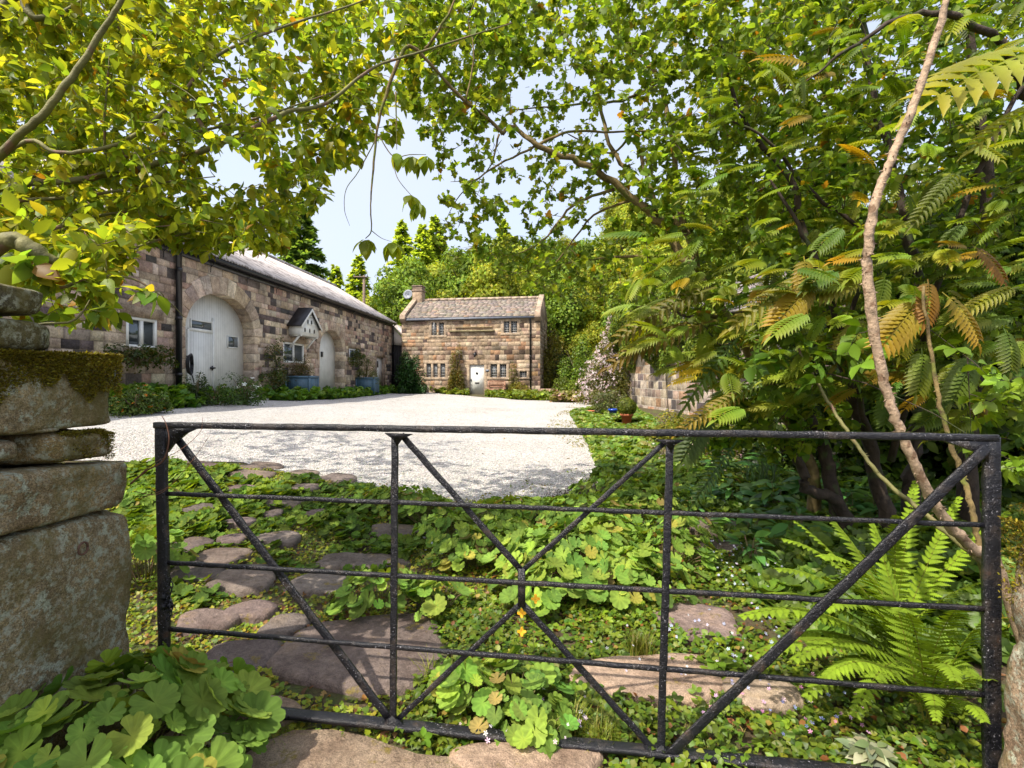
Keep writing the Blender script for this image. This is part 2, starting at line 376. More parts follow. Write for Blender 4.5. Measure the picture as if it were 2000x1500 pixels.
# ------------------------------------------------------------------ stone walls
PAL_BARN = [((.57, .44, .32), 5), ((.64, .52, .39), 4), ((.47, .37, .29), 4), ((.70, .58, .45), 2), ((.17, .135, .125), 2.8), ((.10, .085, .08), 2.3), ((.42, .29, .22), 2)]
PAL_COT = [((.40, .30, .21), 5), ((.45, .355, .26), 4), ((.32, .225, .155), 4), ((.42, .26, .145), 1.5), ((.22, .15, .115), 1.5), ((.14, .10, .085), 1.3), ((.54, .43, .31), 1.5)]
PAL_GARDEN = [((.46, .36, .27), 5), ((.54, .45, .36), 3), ((.24, .19, .17), 2), ((.14, .12, .12), 1.8), ((.44, .28, .17), 1)]
def pick(pal, r):
    t = sum(w for _, w in pal); q = r.random()*t
    for c, w_ in pal:
        q -= w_
        if q <= 0: break
    f = r.uniform(.82, 1.18); return tuple(min(.9, x*f*r.uniform(.95, 1.05)) for x in c)

def stone_wall(F, u0, u1, z0, z1, rects=(), arches=(), course=(.2, .32), length=(.28, .75), pal=PAL_BARN, mortar=(.34, .27, .20), seed=1,
               parent=None, name='wall', proud=.022, gap=.008, shade=None):
    """coursed stone blocks, every block a bevelled face in one mesh. arches: (centre u, half width, spring z, rise, sill z)"""
    r = random.Random(seed); mb = MB()
    def edge(a, z, s):     # u of the arch's edge on side s at height z, None above it
        cu, hw, sp, rise, sill = a; t = .2
        if z < sill: return None
        if z <= sp: return cu+s*(hw+.02)
        q = (z-sp)/(rise+t)
        return cu+s*(hw+t)*math.sqrt(max(0, 1-q*q)) if q < 1 else cu
    def block(P):          # P: four (u,z) ccw
        P = [Vector(p) for p in P]; c = sum(P, Vector((0, 0)))/4
        wd = min((P[1]-P[0]).length, (P[2]-P[3]).length); ht = min((P[3]-P[0]).length, (P[2]-P[1]).length)
        w2 = max((P[1]-P[0]).length, (P[2]-P[3]).length)
        if w2 < .05 or ht < .03: 
            mb.add([F.p(*p, 0) for p in P], [(0, 1, 2, 3)], 0, mortar); return
        col = pick(pal, r)
        if shade: col = shade(c.x, c.y, col, r)
        def ins(d):
            out = []
            for i, p in enumerate(P):
                nx_ = P[(i+1) % 4]-p; pv = P[i-1]-p
                q = p.copy()
                for e in (nx_, pv):
                    if e.length > 1e-6: q += e.normalized()*min(d, e.length*.45)
                out.append(q)
            return out
        j = lambda: r.uniform(-.006, .006)
        A, B = [p+Vector((j(), j())) for p in ins(gap)], ins(gap+.016); pr = proud*r.uniform(.3, 1.3)
        vs = [F.p(*p, 0) for p in P]+[F.p(*p, .001) for p in A]+[F.p(*p, pr*r.uniform(.8, 1.1)) for p in B]
        b = len(mb.v)
        mb.v += [tuple(v) for v in vs]; mb.c += [mortar]*4+[tuple(x*.75 for x in col)]*4+[col]*4
        for i in range(4):
            k = (i+1) % 4
            mb.f.append([b+i, b+k, b+4+k, b+4+i]); mb.m.append(0)
            mb.f.append([b+4+i, b+4+k, b+8+k, b+8+i]); mb.m.append(0)
        mb.f.append([b+8, b+9, b+10, b+11]); mb.m.append(0)
    def sub(P):            # subtract the rectangular openings from an upright block
        todo = [P]
        for (a0, a1, b0, b1) in rects:
            nxt = []
            for (x0, x1, y0, y1) in todo:
                if x1 <= a0 or x0 >= a1 or y1 <= b0 or y0 >= b1: nxt.append((x0, x1, y0, y1)); continue
                m0, m1 = max(x0, a0), min(x1, a1)
                if x0 < a0: nxt.append((x0, a0, y0, y1))
                if x1 > a1: nxt.append((a1, x1, y0, y1))
                if y0 < b0: nxt.append((m0, m1, y0, b0))
                if y1 > b1: nxt.append((m0, m1, b1, y1))
            todo = nxt
        return todo
    z = z0
    while z < z1-.02:
        h = r.uniform(*course); zt = z+h
        if z1-zt < course[0]*.6: zt = z1
        zm = (z+zt)/2
        # free intervals; each end is (u at z, u at zt)
        cuts = []
        for a in arches:
            l0, l1 = edge(a, z+1e-4, -1), edge(a, zt, -1); r0, r1 = edge(a, z+1e-4, 1), edge(a, zt, 1)
            if l0 is None and l1 is None: continue
            if l0 is None: l0, r0 = l1, r1
            if abs(l0-a[0]) < 1e-6 and abs(l1-a[0]) < 1e-6: continue
            cuts.append(((l0, l1), (r0, r1)))
        cuts.sort(); ints = []; st = (u0, u0)
        for l, rr in cuts: ints.append((st, l)); st = rr
        ints.append((st, (u1, u1)))
        for A, B in ints:
            a, b = max(A), min(B)
            us = [a]; 
            while us[-1] < b:
                us.append(us[-1]+r.uniform(*length)*(.7 if r.random() < .25 else 1))
            if len(us) > 1: us = us[:-1]
            if len(us) > 1 and b-us[-1] < length[0]*.5: us.pop()
            us.append(b)
            if b <= a: us = [(a+b)/2, (a+b)/2]
            n = len(us)-1
            for i in range(n):
                lo = A if i == 0 else (us[i], us[i]); hi = B if i == n-1 else (us[i+1], us[i+1])
                if abs(lo[0]-lo[1]) > 1e-6 or abs(hi[0]-hi[1]) > 1e-6:
                    block([(lo[0], z), (hi[0], z), (hi[1], zt), (lo[1], zt)])
                else:
                    for (x0, x1, y0, y1) in sub((lo[0], hi[0], z, zt)): block([(x0, y0), (x1, y0), (x1, y1), (x0, y1)])
        z = zt
    # fix winding towards the outward normal
    o = mb.build(name, M['blocks'], parent)
    me = o.data
    if me.polygons[0].normal.dot(F.N) < 0: me.flip_normals()
    return o

def arch_ring(F, a, thick, parent, seed=3, depth=.36, proud=.045, pal=PAL_BARN):
    """voussoirs round the opening and the stone reveals behind it"""
    cu, hw, sp, rise, sill = a; r = random.Random(seed); mb = MB(); n = 15
    for i in range(n):
        t0, t1 = math.pi*i/n+.004, math.pi*(i+1)/n-.004; th = thick*r.uniform(.92, 1.1); col = pick(pal[:4], r)
        q = []
        for t, e in ((t0, 0), (t1, 0), (t1, th), (t0, th)): q.append((cu-math.cos(t)*(hw+e), sp+math.sin(t)*(rise+e)))
        mid = [(cu-math.cos((t0+t1)/2)*(hw), sp+math.sin((t0+t1)/2)*rise)]
        mb.prism(F, [q[0], mid[0], q[1], q[2], q[3]], -depth-.05, proud*r.uniform(.6, 1.1), 0, col)
    z = sill
    while z < sp-.02:
        zt = min(sp, z+r.uniform(.22, .42)); zt = sp if sp-zt < .15 else zt
        for s in (-1, 1):
            w_ = r.uniform(.22, .5); x = cu+s*hw; mb.fbox(F, min(x, x+s*w_), max(x, x+s*w_), z+.004, zt-.004, -depth-.05, proud*r.uniform(.5, .9), 0, pick(pal[:4], r))
        z = zt
    return mb.build('arch_surround', M['blocks'], parent, bevel=.012)

def glazed(F, u0, u1, z0, z1, d, parent, nu=2, nz=1, frame=.06, mat='white', bars=None, name='window', fd=.06, barw=.05):
    """a window: frame with mullions (part), glass (sub-part), optional thin glazing bars (sub-part)"""
    mb = MB()
    mb.fbox(F, u0, u0+frame, z0, z1, d, d+fd); mb.fbox(F, u1-frame, u1, z0, z1, d, d+fd)
    mb.fbox(F, u0+frame, u1-frame, z0, z0+frame, d, d+fd-.003); mb.fbox(F, u0+frame, u1-frame, z1-frame, z1, d, d+fd-.003)
    for i in range(1, nu):
        u = u0+(u1-u0)*i/nu; mb.fbox(F, u-barw/2, u+barw/2, z0+frame, z1-frame, d+.002, d+fd-.006)
    wdw = mb.build(name, M[mat], parent)
    m2 = MB(); m2.fbox(F, u0+frame*.5, u1-frame*.5, z0+frame*.5, z1-frame*.5, d+.012, d+.022); m2.build('pane', M['glass'], wdw)
    if bars:
        m3 = MB(); cu_, cz_, bw = bars
        for k in range(nu):
            a0, a1 = u0+(u1-u0)*k/nu+.02, u0+(u1-u0)*(k+1)/nu-.02
            for i in range(1, cu_): u = a0+(a1-a0)*i/cu_; m3.fbox(F, u-bw/2, u+bw/2, z0+.03, z1-.03, d+.024, d+.034)
            for i in range(1, cz_): z = z0+(z1-z0)*i/cz_; m3.fbox(F, a0, a1, z-bw/2, z+bw/2, d+.0245, d+.036)
        m3.build('glazing_bars', M['lead'], wdw)
    return wdw

# ================================================================== BARN
BD = Vector((1.03, 20.2, 0)).normalized(); BN = Vector((20.2, -1.03, 0)).normalized()
BF = Frame((-9.0-1.03/20.2*8.7, 5.0, 0), BD, BN)
bend = BF.px(765, 700)[0]; BZE = 4.96
barn = empty('stone_barn', (BF.O.x, 15, .5), 'long stone barn with pale corrugated roof and white arched cart doors, left of the yard', 'barn')
def bpx(x0, y0, x1, y1, d=0):
    ua, za = BF.px(x0, y0, d); ub, zb = BF.px(x1, y1, d)
    return ua, ub, za, zb
def arch_px(xl, xr, yapex, rise, sill):
    ul, ur = BF.px(xl, 700)[0], BF.px(xr, 700)[0]; cu = (ul+ur)/2; x = None
    zz = BF.px((xl+xr)/2-6, yapex)[1]; return (cu, (ur-ul)/2, zz-rise, rise, sill)
A1 = arch_px(361, 495, 572, 1.15, .3); A2 = arch_px(623, 668, 643, .95, .2)
DR = -.36
def span(x0, x1, ymid, ytop, ybot):
    u0, u1 = BF.px(x0, 700)[0], BF.px(x1, 700)[0]; 
    return u0, u1, BF.px(x0, ybot)[1], BF.px(x0, ytop)[1]
W1 = span(246, 306, 0, 616, 678); W2 = span(553, 593, 0, 667, 708); W3 = span(682, 701, 0, 680, 706); SD = (*[BF.px(x, 700)[0] for x in (735, 749)], .7, BF.px(735, 697)[1])
rects = [W1, W2, W3, SD]
stone_wall(BF, 0, bend, -.2, BZE-.03, rects, [A1, A2], (.16, .29), (.24, .7), PAL_BARN, seed=5, parent=barn)
# far and near gable ends, back wall, inner dark backing behind the openings
mb = MB(); DEP = 7.8; RISE = 2.47
for u in (0, bend):
    P = [BF.p(u, -.3, -.3), BF.p(u, -.3, -DEP), BF.p(u, BZE-.08, -DEP), BF.p(u, BZE+RISE-.12, -DEP/2), BF.p(u, BZE-.08, -.3)]
    s_ = .3 if u == 0 else -.3
    Q = [p+BF.U*s_ for p in P]; n = 5
    mb.add(P+Q, [tuple(range(5)), tuple(range(5, 10))[::-1]]+[(i, (i+1) % n, n+(i+1) % n, n+i) for i in range(n)], 0, (.34, .26, .2))
mb.fbox(BF, 0, bend, -.3, BZE-.1, -DEP-.3, -DEP, 0, (.34, .26, .2))
mb.build('side_wall', M['blocks'], barn)
for _ in (0,):
    mb = MB(); mb.fbox(BF, bend-.3, bend-.002, -.3, BZE-.05, -.3, -.002, 0, (.30, .22, .17)); mb.build('quoin', M['blocks'], barn)
arch_ring(BF, A1, .5, barn, 3); arch_ring(BF, A2, .42, barn, 8)
# corrugated roof (both slopes), bargeboard and ridge
def corrugated(F, ua, ub, ze, zr, d_eave, d_ridge, parent):
    n = int((ub-ua)/.152*6); us = np.linspace(ua, ub, n+1); zz = .036*np.sin(np.arange(n+1)*math.pi/3)
    vs = []; 
    for k, (d, z) in enumerate(((d_eave, ze), (d_eave+(d_ridge-d_eave)*.5, (ze+zr)/2), (d_ridge, zr))):
        for u, q in zip(us, zz): vs.append(F.p(u, z+q, d))
    m_ = n+1; fs = [(r_*m_+i, r_*m_+i+1, (r_+1)*m_+i+1, (r_+1)*m_+i) for r_ in range(2) for i in range(n)]
    q = MB(); q.add(vs, fs); o = q.build('roof', M['corrugated'], parent, smooth=True)
    so_ = o.modifiers.new('thick', 'SOLIDIFY'); so_.thickness = .012; return o
rf = corrugated(BF, -.2, bend+.15, BZE-.05, BZE+RISE, .34, -DEP/2, barn)
corrugated(BF, -.2, bend+.15, BZE-.09, BZE+RISE, -DEP-.26, -DEP/2, barn)
mb = MB(); a = BF.p(-.2, BZE+RISE+.03, -DEP/2); b = BF.p(bend+.2, BZE+RISE+.03, -DEP/2); mb.tube([a, b], .11, 8); mb.build('ridge_cap', M['corrugated'], barn)
# gutter, brackets, downpipes
mb = MB(); ge = [BF.p(u, BZE-.13, .25) for u in (-.2, bend+.1)]; mb.tube(ge, .06, 8)
mb.fbox(BF, -.1, bend+.05, BZE-.30, BZE-.10, .03, .075); gut = mb.build('gutter', M['black'], barn)
for u in np.arange(.6, bend, 1.9):
    m2 = MB(); m2.tube([BF.p(u, BZE-.16, .24), BF.p(u, BZE-.34, .06), BF.p(u, BZE-.5, .05)], .014, 5); m2.build('gutter_bracket', M['black'], gut)
for px_, rr in ((341, .075), (765, .05)):
    u = BF.px(px_, 700)[0]-(.0 if px_ < 500 else .08); m2 = MB()
    m2.tube([BF.p(u, BZE-.16, .22), BF.p(u, BZE-.34, .12), BF.p(u, .35, .12)], rr, 12)
    for z in (1.4, 2.9, 4.2): m2.tube([BF.p(u, z, .12), BF.p(u, z+.09, .12)], rr+.012, 12)
    m2.build('downpipe', M['black'], barn)
# big arched door: boarded screen, leaf with transom light, small window, furniture
def arch_poly(a, g_=.0, n=24, z0=None):
    cu, hw, sp, rise, sill = a
    return [(cu-hw-g_, z0 or sill), (cu+hw+g_, z0 or sill)] + [(cu+math.cos(t)*(hw+g_), sp+math.sin(t)*(rise+g_)) for t in np.linspace(0, math.pi, n)]
mb = MB(); mb.prism(BF, arch_poly(A1, .03, z0=.3), DR-.04, DR); scr = mb.build('cart_door', M['boards'], barn)
def dspan(x0, x1, yt, yb, d=DR): return BF.px(x0, 700, d)[0], BF.px(x1, 700, d)[0], BF.px(x0, yb, d)[1], BF.px(x0, yt, d)[1]
l0, l1, _, lt = dspan(366, 413, 643, 760); mb = MB(); mb.fbox(BF, l0, l1, .55, lt-.03, DR+.002, DR+.035); lf = mb.build('door_leaf', M['boards'], scr)
mb = MB(); mb.fbox(BF, l0-.06, l0, .5, lt, DR+.001, DR+.055); mb.fbox(BF, l1, l1+.07, .5, lt+.45, DR+.001, DR+.055); mb.fbox(BF, l0, l1, lt-.03, lt+.05, DR+.002, DR+.05); mb.build('door_frame', M['white'], scr)
mb = MB(); mb.fbox(BF, l1-.12, l1+.05, 1.63, 1.68, DR+.036, DR+.10); mb.fbox(BF, l1-.05, l1-.01, 1.58, 1.72, DR+.037, DR+.06); mb.build('door_latch', M['black'], scr)
t0, t1, tb, tt = dspan(370, 413, 622, 641); glazed(BF, t0, t1, tb-.02, tt, DR+.003, barn, 1, frame=.04, name='transom_window', fd=.04)
t0, t1, tb, tt = dspan(443, 464, 655, 679); glazed(BF, t0, t1, tb, tt, DR+.003, barn, 1, frame=.03, name='door_window', fd=.03)
mb = MB(); mb.prism(BF, arch_poly(A2, .03, z0=.2), DR-.04, DR); scr2 = mb.build('cart_door', M['boards'], barn)
mb = MB(); u_, z_ = BF.px(627, 692, DR); mb.fbox(BF, u_-.05, u_+.12, z_-.12, z_+.12, DR+.004, DR+.05); mb.build('door_latch', M['black'], scr2)
mb = MB(); mb.fbox(BF, SD[0], SD[1], .5, SD[3], -.16, -.12); sdo = mb.build('side_door', M['boards'], barn)
mb = MB(); cu = (SD[0]+SD[1])/2; mb.fbox(BF, cu-.3, cu+.02, SD[3]-.62, SD[3]-.22, -.119, -.10); mb.build('pane', M['glass'], sdo)
mb = MB(); mb.fbox(BF, SD[0]-.25, SD[1]+.3, SD[3], SD[3]+.28, -.18, .035, 0, (.38, .29, .21)); mb.fbox(BF, SD[1], SD[1]+.24, .5, SD[3], -.18, .035, 0, (.36, .27, .2)); mb.fbox(BF, SD[0]-.2, SD[0], .5, SD[3], -.18, .035, 0, (.33, .25, .19)); mb.build('door_surround', M['blocks'], barn)
for k, W in enumerate((W1, W2, W3)):
    glazed(BF, W[0], W[1], W[2], W[3], -.07, barn, 2, frame=.075 if k < 2 else .09, barw=.09 if k < 2 else .12, fd=.08)
    mb = MB(); mb.fbox(BF, W[0]-.12, W[1]+.12, W[2]-.13, W[2], -.10, .06, 0, (.40, .31, .23)); mb.build('sill', M['blocks'], barn)
    mb = MB(); mb.fbox(BF, W[0]-.2, W[1]+.2, W[3], W[3]+.26, -.12, .034, 0, (.40, .31, .22)); mb.build('lintel', M['blocks'], barn)
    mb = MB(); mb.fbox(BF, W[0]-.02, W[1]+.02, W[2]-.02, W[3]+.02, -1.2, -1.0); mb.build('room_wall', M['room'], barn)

# dovecote on the barn wall
ua = BF.px(558, 620)[0]+.15; ub = ua+1.65; zb = 3.02; ztp = 4.12; pd = .5
dc = empty('dovecote', tuple(BF.p((ua+ub)/2, zb, .02)), 'white wooden dovecote with a black pitched roof mounted high on the barn wall', 'dovecote')
mid = (ua+ub)/2; ev = zb+.42; mb = MB()
mb.prism(BF, [(ua, zb), (ub, zb), (ub, ev), (mid, ztp-.04), (ua, ev)], .04, pd); body = mb.build('body', M['white'], dc)
mb = MB()
for s in (-1, 1):
    e = mid+s*(ub-ua)/2*1.16; ez = ev-.11
    q = MB(); q.prism(BF, [(mid, ztp), (mid, ztp+.05), (e, ez+.05), (e, ez)], .0+.03, pd+.10) if s < 0 else q.prism(BF, [(mid+.001, ztp), (mid+.001, ztp+.05), (e, ez+.05), (e, ez)], .03, pd+.10)
    q.build('roof_panel', M['dark_wood'], dc)
    q = MB(); q.prism(BF, [(mid+s*.001, ztp+.0), (mid+s*.001, ztp-.11), (e-s*.04, ez-.07), (e, ez)], pd+.101, pd+.125); q.build('bargeboard', M['white'], dc)
for (du, dz) in ((0, .80), (-.16, .49), (.16, .49), (-.42, .14), (0, .14), (.42, .14)):
    q = MB(); h_ = [(mid+du-.06, zb+dz), (mid+du+.06, zb+dz), (mid+du+.06, zb+dz+.1)]+[(mid+du+.06*math.cos(t), zb+dz+.1+.06*math.sin(t)) for t in np.linspace(.4, 2.74, 6)]+[(mid+du-.06, zb+dz+.1)]
    q.prism(BF, h_, pd+.001, pd+.005); q.build('pigeon_hole', M['black'], dc)
    q = MB(); q.fbox(BF, mid+du-.1, mid+du+.1, zb+dz-.03, zb+dz-.01, pd+.002, pd+.07); q.build('ledge', M['white'], dc)
for u in (ua+.12, ub-.12):
    q = MB(); q.beam(BF.p(u, zb+.0, pd-.06), BF.p(u, zb-.5, .02), .06, .06, up=BF.U); q.beam(BF.p(u, zb-.03, .02), BF.p(u, zb-.03, pd), .06, .05); q.build('bracket', M['white'], dc)

# hose reel hanging by the door
q = MB(); u, z = BF.px(364, 690); u -= .02; z = 1.95
for k in range(4): q.tube([BF.p(u+.09*math.cos(t)+.01*k, z-.22+(.24+.02*k)*math.sin(t), .07+.02*k) for t in np.linspace(0, 6.283, 16)], .014, 5)
q.tube([BF.p(u, z+.0, .02), BF.p(u, z+.02, .16)], .02, 6); q.tube([BF.p(u+.02, z-.4, .12), BF.p(u+.1, z-.62, .14), BF.p(u+.16, z-.72, .12)], .016, 5)
tag(q.build('hose', M['black']), 'black coiled hose hanging beside the large arched barn door', 'hose')

# ================================================================== COTTAGE
CU = Vector((math.cos(R(9)), -math.sin(R(9)), 0)); CN = Vector((-math.sin(R(9)), -math.cos(R(9)), 0))
cr = at(1055, 700, 31.7); CL = 8.98; CF = Frame(Vector((cr.x, cr.y, 0))-CU*CL, CU, CN)
CZE = 5.18; CDEP = 4.6; CRISE = 1.42
cot = empty('stone_cottage', tuple(CF.p(CL/2, .2)), 'two-storey sandstone cottage with stone roof and white front door, behind the yard', 'cottage')
def cr4(x0, x1, y0, y1, d=0):
    u0, u1 = CF.px(x0, 700)[0], CF.px(x1, 700)[0]; return u0, u1, CF.px((x0+x1)/2, y1)[1], CF.px((x0+x1)/2, y0)[1]
ul = [cr4(843, 853, 630, 655), cr4(857, 867, 631, 655)]; ur = [cr4(984, 995, 627, 650), cr4(998, 1010, 626, 650)]
ll = [cr4(833, 842, 710, 737), cr4(846, 855, 710, 737), cr4(860, 870, 710, 737)]; lr = [cr4(958, 971, 711, 737), cr4(976, 989, 711, 737)]
sm = cr4(1015, 1029, 725, 737); dr = cr4(917, 946, 712, 769); dr = (dr[0], dr[1], .22, dr[3])
allw = ul+ur+ll+lr+[sm]
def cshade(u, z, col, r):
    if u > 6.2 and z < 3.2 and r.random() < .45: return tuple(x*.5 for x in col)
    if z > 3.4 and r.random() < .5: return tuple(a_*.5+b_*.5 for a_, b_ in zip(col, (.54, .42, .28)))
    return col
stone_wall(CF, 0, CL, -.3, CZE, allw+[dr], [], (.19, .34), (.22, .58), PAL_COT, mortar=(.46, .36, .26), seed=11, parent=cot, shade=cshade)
SF = Frame(CF.p(CL, 0), -CN, CU)         # right-hand side wall
stone_wall(SF, 0, CDEP, -.3, CZE, [], [], (.18, .3), (.25, .6), PAL_COT, mortar=(.3, .24, .18), seed=12, parent=cot, name='side_wall')
LF = Frame(CF.p(0, 0), -CN, -CU)
stone_wall(LF, 0, CDEP, -.3, CZE, [], [], (.18, .3), (.25, .6), PAL_COT, mortar=(.3, .24, .18), seed=13, parent=cot, name='side_wall')
for FF in (SF, LF): mb = MB(); mb.prism(FF, [(0, CZE), (CDEP, CZE), (CDEP/2, CZE+CRISE)], -.25, 0, 0, (.34, .25, .18)); mb.build('gable', M['blocks'], cot)
mb = MB(); mb.fbox(CF, 0, CL, -.3, CZE, -CDEP-.2, -CDEP+.002, 0, (.34, .25, .18)); mb.build('back_wall', M['blocks'], cot)
# stone slate roof
def slates(F, ua, ub, rows, e0, r0, parent, seed, pal):
    r = random.Random(seed); mb = MB(); (d0, z0), (d1, z1) = e0, r0
    for k in range(rows):
        t0, t1 = k/rows, (k+1.35)/rows; t1 = min(t1, 1.02); u = ua; 
        while u < ub:
            w_ = r.uniform(.22, .5)*(1.15-.4*k/rows); u2 = min(ub, u+w_)
            if ub-u2 < .12: u2 = ub
            l = .05; dz = r.uniform(0, .006); tt0 = t0-r.uniform(0, .012)
            c0 = (d0+(d1-d0)*tt0, z0+(z1-z0)*tt0+.06+dz); c1 = (d0+(d1-d0)*t1, z0+(z1-z0)*t1+.01)
            P = [F.p(u+.004, c0[1], c0[0]), F.p(u2-.004, c0[1]+r.uniform(-.006, .006), c0[0]), F.p(u2-.004, c1[1], c1[0]), F.p(u+.004, c1[1], c1[0])]
            Q = [p-Vector((0, 0, l)) for p in P]
            mb.add(P+Q, [(0, 1, 2, 3), (7, 6, 5, 4), (0, 4, 5, 1), (1, 5, 6, 2), (2, 6, 7, 3), (3, 7, 4, 0)], 0, pick(pal, r)); u = u2
    return mb.build('roof', M['slate'], parent)
PAL_SL = [((.23, .19, .16), 5), ((.27, .22, .185), 4), ((.20, .17, .15), 3), ((.27, .195, .145), 1)]
slates(CF, .28, CL-.28, 12, (.14, CZE-.05), (-CDEP/2, CZE+CRISE), cot, 4, PAL_SL)
slates(CF, .28, CL-.28, 15, (-CDEP-.14, CZE-.05), (-CDEP/2, CZE+CRISE), cot, 5, PAL_SL)
mb = MB(); u = .25
while u < CL-.25:
    u2 = min(u+.55, CL-.25); mb.prism(Frame(CF.p(u, 0), -CN, CU), [(CDEP/2-.2, CZE+CRISE-.02), (CDEP/2+.2, CZE+CRISE-.02), (CDEP/2, CZE+CRISE+.14)], .004, u2-u-.004, 0, (.46, .36, .27)); u = u2
mb.build('ridge_tiles', M['blocks'], cot)
for u0_ in (-.03, CL-.30):           # coped gables with kneelers
    mb = MB(); GF = Frame(CF.p(u0_, 0), -CN, CU)
    for k in range(5):
        a_, b_ = k/5, (k+1)/5-.006; x = lambda t: -.18+(CDEP/2+.18)*t; zc = lambda t: CZE-.02+(CRISE+.02)*t
        mb.prism(GF, [(x(a_), zc(a_)+.06), (x(b_), zc(b_)+.06), (x(b_), zc(b_)+.24), (x(a_), zc(a_)+.24)], 0, .33, 0, (.46, .36, .27))
        mb.prism(GF, [(CDEP-x(a_), zc(a_)+.06), (CDEP-x(b_), zc(b_)+.06), (CDEP-x(b_), zc(b_)+.24), (CDEP-x(a_), zc(a_)+.24)], 0, .33, 0, (.42, .33, .25))
    mb.build('coping', M['blocks'], cot, bevel=.015)
    mb = MB(); mb.prism(GF, [(-.30, CZE+.02), (-.30, CZE-.12), (-.08, CZE-.34), (.08, CZE-.34), (.08, CZE+.22), (-.2, CZE+.24)], -.02, .35, 0, (.42, .32, .24)); mb.build('kneeler', M['blocks'], cot, bevel=.015)
# chimney
mb = MB(); GF = Frame(CF.p(.02, 0), -CN, CU); zr_ = CZE+CRISE
mb.fbox(CF, .0, .68, zr_-.35, zr_+.62, -CDEP/2-.35, -CDEP/2+.35, 0, (.44, .33, .23)); mb.fbox(CF, -.05, .73, zr_+.62, zr_+.72, -CDEP/2-.4, -CDEP/2+.4, 0, (.34, .26, .2))
mb.fbox(CF, -.0, .68, zr_+.72, zr_+.94, -CDEP/2-.34, -CDEP/2+.34, 0, (.28, .21, .16)); mb.fbox(CF, -.04, .72, zr_+.94, zr_+1.02, -CDEP/2-.38, -CDEP/2+.38, 0, (.3, .23, .18))
mb.build('chimney', M['blocks'], cot, bevel=.02)
# windows with stone mullions, all set back, leaded casements
def stonewin(group, sides=.16, top=.2, bot=.14):
    a0, a1, b0, b1 = group[0][0], group[-1][1], group[0][2], group[0][3]; mb = MB(); c_ = (.50, .39, .28)
    mb.fbox(CF, a0-sides, a0, b0, b1, -.2, .03, 0, c_); mb.fbox(CF, a1, a1+sides, b0, b1, -.2, .03, 0, c_)
    mb.fbox(CF, a0-sides-.06, a1+sides+.06, b1, b1+top, -.2, .036, 0, c_); mb.fbox(CF, a0-sides-.04, a1+sides+.04, b0-bot, b0, -.2, .05, 0, c_)
    for l, r_ in zip(group[:-1], group[1:]): mb.fbox(CF, l[1], r_[0], b0, b1, -.2, .02, 0, c_)
    mb.build('window_surround', M['blocks'], cot, bevel=.012)
    for l in group: glazed(CF, l[0], l[1], b0, b1, -.14, cot, 1, frame=.03, mat='lead', bars=(3, 5 if b1-b0 > .6 else 3, .022), fd=.035)
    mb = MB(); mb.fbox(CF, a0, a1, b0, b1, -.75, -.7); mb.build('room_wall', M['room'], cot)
stonewin(ul); stonewin(ur); stonewin(ll); stonewin(lr); stonewin([sm], .12, .15, .1)
u0_, u1_, z0_, z1_ = ul[0]; q = MB()   # one casement stands open
for a_, b_ in (((0, 0), (.02, .0)),):
    h0 = CF.p(u0_+.03, z0_+.02, -.08); h1 = CF.p(u0_+.03, z1_-.02, -.08); out = (CU*.35-(-CN)*.45).normalized()*.30
    for p_, q_ in ((h0, h1), (h0+out, h1+out), (h0, h0+out), (h1, h1+out), (h0+out*.5, h1+out*.5)): q.beam(p_, q_, .025, .025, up=(.3, .2, .1))
    for t in (.25, .5, .75): q.beam(h0.lerp(h1, t), h0.lerp(h1, t)+out, .02, .02, up=(0, 0, 1))
q.build('open_casement', M['lead'], cot)
# door
mb = MB(); mb.fbox(CF, dr[0], dr[1], dr[2], dr[3], -.13, -.08); do = mb.build('front_door', M['white'], cot)
cu_ = (dr[0]+dr[1])/2; q = MB()
q.prism(CF, [(cu_-.02, 1.72), (cu_+.08, 1.60), (cu_-.02, 1.48), (cu_-.12, 1.60)], -.079, -.06); q.build('door_knocker', M['black'], do)
q = MB(); q.fbox(CF, cu_-.13, cu_+.13, .93, 1.02, -.079, -.06); q.build('letterbox', M['black'], do)
q = MB(); q.fbox(CF, dr[0]+.06, dr[0]+.12, 1.1, 1.24, -.079, -.04); q.build('door_handle', M['black'], do)
q = MB()
for k in range(1, 6):
    uu = dr[0]+(dr[1]-dr[0])*k/6; q.fbox(CF, uu-.006, uu+.006, dr[2]+.05, dr[3]-.05, -.0795, -.076)
q.build('door_bead', M['white'], do)
mb = MB(); c_ = (.50, .39, .28); mb.fbox(CF, dr[0]-.17, dr[0], dr[2]-.1, dr[3], -.16, .03, 0, c_); mb.fbox(CF, dr[1], dr[1]+.17, dr[2]-.1, dr[3], -.16, .03, 0, c_)
mb.fbox(CF, dr[0]-.35, dr[1]+.35, dr[3], dr[3]+.3, -.16, .035, 0, (.48, .36, .25)); mb.build('door_surround', M['blocks'], cot, bevel=.012)
mb = MB(); mb.fbox(CF, dr[0]-.2, dr[1]+.5, 0, .21, -.12, .45, 0, (.42, .34, .26)); mb.build('doorstep', M['blocks'], cot, bevel=.02)
